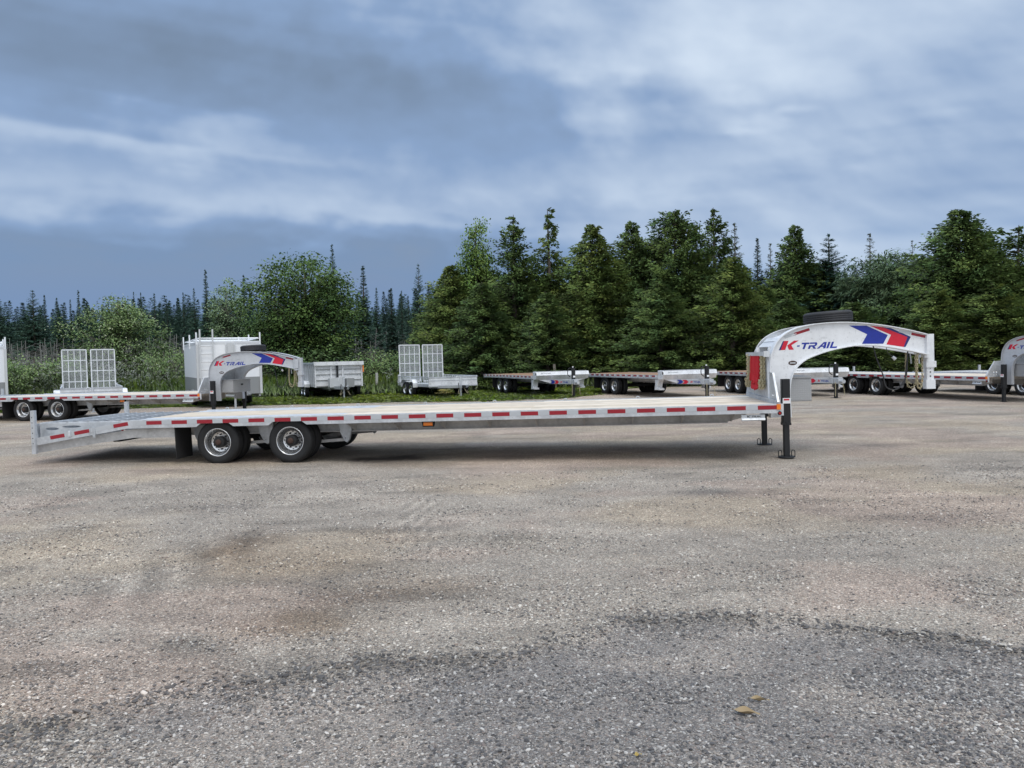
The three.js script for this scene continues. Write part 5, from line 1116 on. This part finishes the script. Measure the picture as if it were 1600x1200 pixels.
// the rest of the wood behind, read as one mass
{
  const rnd = random(901), kinds = ['spruce', 'spire', 'spruceThin', 'spruceBroad'], q = new THREE.Object3D(), wood = new THREE.Group();
  wood.name = 'woodland'; scene.add(wood);
  tag(wood, 'dark mass of far conifers closing off the field', 'woodland', null, 'stuff');
  kinds.forEach((k, n) => {
    const spots = [];
    for (let i = 0; i < (n === 3 ? 220 : 300); i++) {
      const d = 88 + 60 * rnd(), px = -500 + 2600 * rnd(), right = smooth(640, 760, px), hgt = lerp(7.2 + rnd() * 3.4, 9 + rnd() * 4, right) * (d / 100);
      spots.push([acrossAt(px, d), d, hgt]);
    }
    const m = new THREE.InstancedMesh(SPECIES[k].crown, leafMaterial, spots.length);
    spots.forEach(([x, d, h], i) => { const s = h / SPECIES[k].box.max.y; q.position.set(x, -0.06, -d); q.rotation.set(0, rnd() * 6.28, 0); q.scale.set(s * (1.5 + rnd() * 0.8), s, s * 1.5); q.updateMatrix(); m.setMatrixAt(i, q.matrix); });
    m.name = 'conifers'; wood.add(m);
  });
  const cedars = [], cd = new THREE.InstancedMesh(SPECIES.cedar.crown, leafMaterial, 46);
  for (let i = 0; i < 46; i++) { const px = 690 + (i / 46) * 1250 + rnd() * 20, d = 50 + rnd() * 8, h = ((550 - lerp(450, 408, rnd())) / 1190) * d + 1.7, s = h / 9.8; q.position.set(acrossAt(px, d), -0.06, -d); q.rotation.set(0, rnd() * 6.28, 0); q.scale.set(s * 1.7, s, s * 1.7); q.updateMatrix(); cd.setMatrixAt(i, q.matrix); }
  cd.name = 'cedars'; wood.add(cd);
  // dead grey poles and twigs standing in front of the far wood
  const pole = P(); pole.rod([0, 0, 0], [0.05, 5, 0], 0.05, 0.02, 5);
  for (let i = 0; i < 26; i++) { const y = 1 + rnd() * 3.8, a = rnd() * 6.28, l = 0.5 + rnd() * 0.8; pole.rod([0, y, 0], [Math.cos(a) * l, y + l * 0.5, Math.sin(a) * l], 0.012, 0.004, 3); }
  const dead = new THREE.InstancedMesh(pole.geometry(), deadWood, 250);
  for (let i = 0; i < 250; i++) {
    const d = 62 + 18 * rnd(), px = i < 170 ? -60 + 420 * rnd() : 560 + 130 * rnd(), s = (0.5 + rnd() * 0.55) * (i < 170 ? 0.8 : 0.75);
    q.position.set(acrossAt(px, d), -0.06, -d); q.rotation.set((rnd() - 0.5) * 0.2, rnd() * 6.28, (rnd() - 0.5) * 0.2); q.scale.set(1.1, s * 1.15, 1.1); q.updateMatrix(); dead.setMatrixAt(i, q.matrix);
  }
  dead.name = 'dead_trees'; tag(dead, 'thicket of dead grey trunks and twigs before the far wood', 'dead wood', null, 'stuff'); scene.add(dead);
}

// ---------------------------------------------------------------- grass and weeds
function tuft(seed, blades, spread, bend, wid, g0, g1) {
  const L = new Leaves(seed), rnd = L.rnd;
  for (let i = 0; i < blades; i++) {
    const a = rnd() * 6.28, r = Math.sqrt(rnd()) * spread, x = Math.cos(a) * r, z = Math.sin(a) * r, b = rnd() * 6.28, k = bend * (0.3 + rnd()), h = 0.55 + rnd() * 0.45, d = unit([Math.cos(b) * k, 1, Math.sin(b) * k]), s = [Math.sin(b), 0, -Math.cos(b)];
    L.leaf([x, 0, z], d, s, h, wid, tone(mix3(g0, g1, rnd()), rnd, 0.2), [0, 1, 0.3]);
  }
  return L.geometry();
}
function strew(name, label, category, geometry, count, seed, spot, tintA, tintB) {
  const rnd = random(seed), q = new THREE.Object3D(), c = new THREE.Color(), list = [];
  for (let i = 0; i < count; i++) { const s = spot(rnd); if (s) list.push(s); }
  const m = new THREE.InstancedMesh(geometry, grassMaterial, list.length);
  list.forEach(([x, d, h, w], i) => {
    q.position.set(x, -0.05, -d); q.rotation.set((rnd() - 0.5) * 0.2, rnd() * 6.28, (rnd() - 0.5) * 0.2); q.scale.set(w, h, w); q.updateMatrix(); m.setMatrixAt(i, q.matrix);
    const k = mix3(tintA, tintB, clamp(fbm(x * 0.35, d * 0.35, seed, 3) * 1.8 - 0.4 + (rnd() - 0.5) * 0.5)); c.setRGB(k[0], k[1], k[2]); m.setColorAt(i, c);
  });
  m.name = name; tag(m, label, category, null, 'stuff'); scene.add(m);
}
const bladeA = tuft(61, 26, 0.30, 0.45, 0.05, [0.26, 0.46, 0.06], [0.40, 0.58, 0.10]), bladeB = tuft(62, 22, 0.26, 0.8, 0.06, [0.36, 0.62, 0.07], [0.52, 0.70, 0.11]);
strew('tall_grass', 'belt of tall uncut grass in front of the trees', 'grass', bladeA, 30000, 71, (rnd) => {
  const px = -250 + 2300 * rnd(), d = 34.5 + 16 * rnd(), x = acrossAt(px, d), e = lotEnd(x);
  const start = Math.max(e + 1.2, px < 690 ? 38.2 - 0.6 * fbm(x * 0.3, 3, 9, 2) * 2 : px < 980 ? 41.5 : e + 0.8);
  if (d < start) return null;
  return [x, d, (0.55 + 0.7 * rnd()) * lerp(0.6, 1.0, smooth(0, 2, d - start)) * (px > 1180 ? 0.6 : 1), 0.9 + rnd() * 0.6];
}, [0.75, 0.85, 0.8], [1.15, 1.1, 0.9]);
strew('short_grass', 'short trodden grass between the gravel and the tall grass', 'grass', bladeB, 42000, 72, (rnd) => {
  const px = -250 + 2300 * rnd(), d = 27 + 18 * rnd() , x = acrossAt(px, d), e = lotEnd(x), m = d - e;
  if (m < -0.9 || m > 9 || rnd() > 0.25 + smooth(-0.9, 0.6, m)) return null;
  return [x, d, (0.05 + 0.09 * rnd()) * lerp(0.5, 1, smooth(-0.6, 0.8, m)), 0.7 + rnd() * 0.6];
}, [0.85, 0.9, 0.8], [1.3, 1.15, 0.85]);
{
  const L = new Leaves(63), rnd = L.rnd;
  for (let i = 0; i < 5; i++) {
    const x = (rnd() - 0.5) * 0.5, z = (rnd() - 0.5) * 0.5, h = 0.75 + rnd() * 0.35;
    L.leaf([x, 0, z], unit([(rnd() - 0.5) * 0.2, 1, (rnd() - 0.5) * 0.2]), [1, 0, 0], h, 0.02, [0.08, 0.11, 0.04], [0, 1, 0]);
    for (let k = 0; k < 7; k++) { const a = rnd() * 6.28; L.leaf([x + (rnd() - 0.5) * 0.12, h + (rnd() - 0.5) * 0.04, z + (rnd() - 0.5) * 0.12], unit([Math.cos(a), 0.25, Math.sin(a)]), unit([-Math.sin(a), 0.3, Math.cos(a)]), 0.045, 0.035, [0.36, 0.37, 0.31], [0, 1, 0]); }
    for (let k = 0; k < 8; k++) { const a = rnd() * 6.28; L.leaf([x, rnd() * h * 0.8, z], unit([Math.cos(a), 0.5, Math.sin(a)]), unit([-Math.sin(a), 0, Math.cos(a)]), 0.22, 0.06, tone([0.07, 0.10, 0.035], rnd), [0, 1, 0]); }
  }
  strew('white_wildflowers', 'tall weeds with flat white flower heads on the left', 'wildflowers', L.geometry(), 560, 73, (rnd) => {
    const px = -120 + 820 * rnd(), d = 37.5 + 9 * rnd(), x = acrossAt(px, d);
    if (rnd() > 0.12 + smooth(330, 60, px)) return null;
    return [x, d, (0.9 + rnd() * 0.9) * (px < 330 ? 1.25 : 0.8), 0.9 + rnd() * 0.5];
  }, [1, 1, 1], [1, 1, 1]);
  const Y = new Leaves(64), ry = Y.rnd;
  for (let i = 0; i < 10; i++) { const x = (ry() - 0.5) * 0.4, z = (ry() - 0.5) * 0.4, h = 0.3 + ry() * 0.25; Y.leaf([x, 0, z], [0, 1, 0], [1, 0, 0], h, 0.012, [0.08, 0.1, 0.03], [0, 1, 0]); for (let k = 0; k < 5; k++) { const a = ry() * 6.28; Y.leaf([x, h, z], unit([Math.cos(a), 0.4, Math.sin(a)]), unit([-Math.sin(a), 0.2, Math.cos(a)]), 0.05, 0.04, [0.45, 0.36, 0.02], [0, 1, 0]); } }
  strew('yellow_wildflowers', 'small patch of yellow flowers under the tongue of the right utility trailer', 'wildflowers', Y.geometry(), 16, 74, (rnd) => [acrossAt(688 + rnd() * 18, 33.2), 33 + rnd() * 0.6, 0.8, 0.8], [1, 1, 1], [1, 1, 1]);
}

// ---------------------------------------------------------------- fence posts, marker post, dry leaves
{
  const post = (px, d, h, w, label) => { const o = P().soft(acrossAt(px, d), h / 2 - 0.05, -d, h, w, w, 0.015, 0, 0, Math.PI / 2 + 0.02).build('wooden_post', metal(0.24, 0.22, 0.19, 0.95, 0, { map: grain })); return tag(o, label, 'post', 'weathered fence posts along the trees'); };
  post(872, 40.5, 1.35, 0.14, 'weathered wooden post behind the left brown-decked trailer, left of its black leg');
  post(993, 42.5, 1.25, 0.16, 'weathered wooden post behind the middle brown deck, left of two there');
  post(1053, 42.5, 1.3, 0.16, 'weathered wooden post beside the white header of the middle brown-decked trailer');
  post(1462, 40, 1.6, 0.15, 'weathered wooden post just right of the coupler post of the white neck');
  post(1552, 41.5, 1.35, 0.2, 'weathered wooden post left of the grey neck at the right edge');
  const m = P().soft(acrossAt(594, 38.6), 0.5, -38.6, 1.15, 0.12, 0.1, 0.012, 0, 0, Math.PI / 2).build('marker_post', metal(0.45, 0.45, 0.42, 0.8, 0));
  tag(m, 'short pale marker post in the grass between dump and utility trailer', 'post');
}
{
  const leaf = (x, d, len, wid, turn, curl, colour, label) => {
    const n = 12, pos = [], idx = [];
    for (let i = 0; i <= n; i++) for (let j = -2; j <= 2; j++) {
      const u = i / n, w = Math.sin(Math.PI * Math.pow(u, 0.8)) * wid * 0.5 * (j / 2);
      pos.push((u - 0.5) * len, 0.008 + curl * (Math.abs(j) / 2) ** 2 * Math.sin(Math.PI * u) + curl * 0.7 * (u - 0.5) ** 2 * 2 + 0.004 * Math.sin(u * 9 + j), w);
      if (i && j > -2) { const a = (i - 1) * 5 + j + 1, b = i * 5 + j + 1; idx.push(a, b, a + 1, b, b + 1, a + 1); }
    }
    const g = new THREE.BufferGeometry(); g.setAttribute('position', new THREE.Float32BufferAttribute(pos, 3)); g.setIndex(idx); g.computeVertexNormals();
    const o = new THREE.Mesh(g, new THREE.MeshStandardMaterial({ color: new THREE.Color().setRGB(...colour), roughness: 0.7, side: THREE.DoubleSide }));
    o.name = numbered('dry_leaf'); o.position.set(x, lotHeight(x, d) + 0.003, -d); o.rotation.y = turn; scene.add(o);
    tag(o, label, 'leaf');
  };
  leaf(1.05, 3.47, 0.125, 0.05, -0.45, 0.016, [0.30, 0.22, 0.12], 'larger dry brown leaf lying on the dark gravel in front');
  leaf(1.15, 3.6, 0.10, 0.022, -0.25, 0.014, [0.33, 0.25, 0.14], 'narrow curled dry leaf behind the larger one on the dark gravel');
  leaf(0.49, 3.12, 0.035, 0.02, 0.2, 0.006, [0.38, 0.28, 0.08], 'tiny yellow leaf near the bottom edge of the gravel');
}

scene.traverse((o) => { if (o.isMesh) { o.castShadow = true; o.receiveShadow = true; } });
renderer.render(scene, camera);
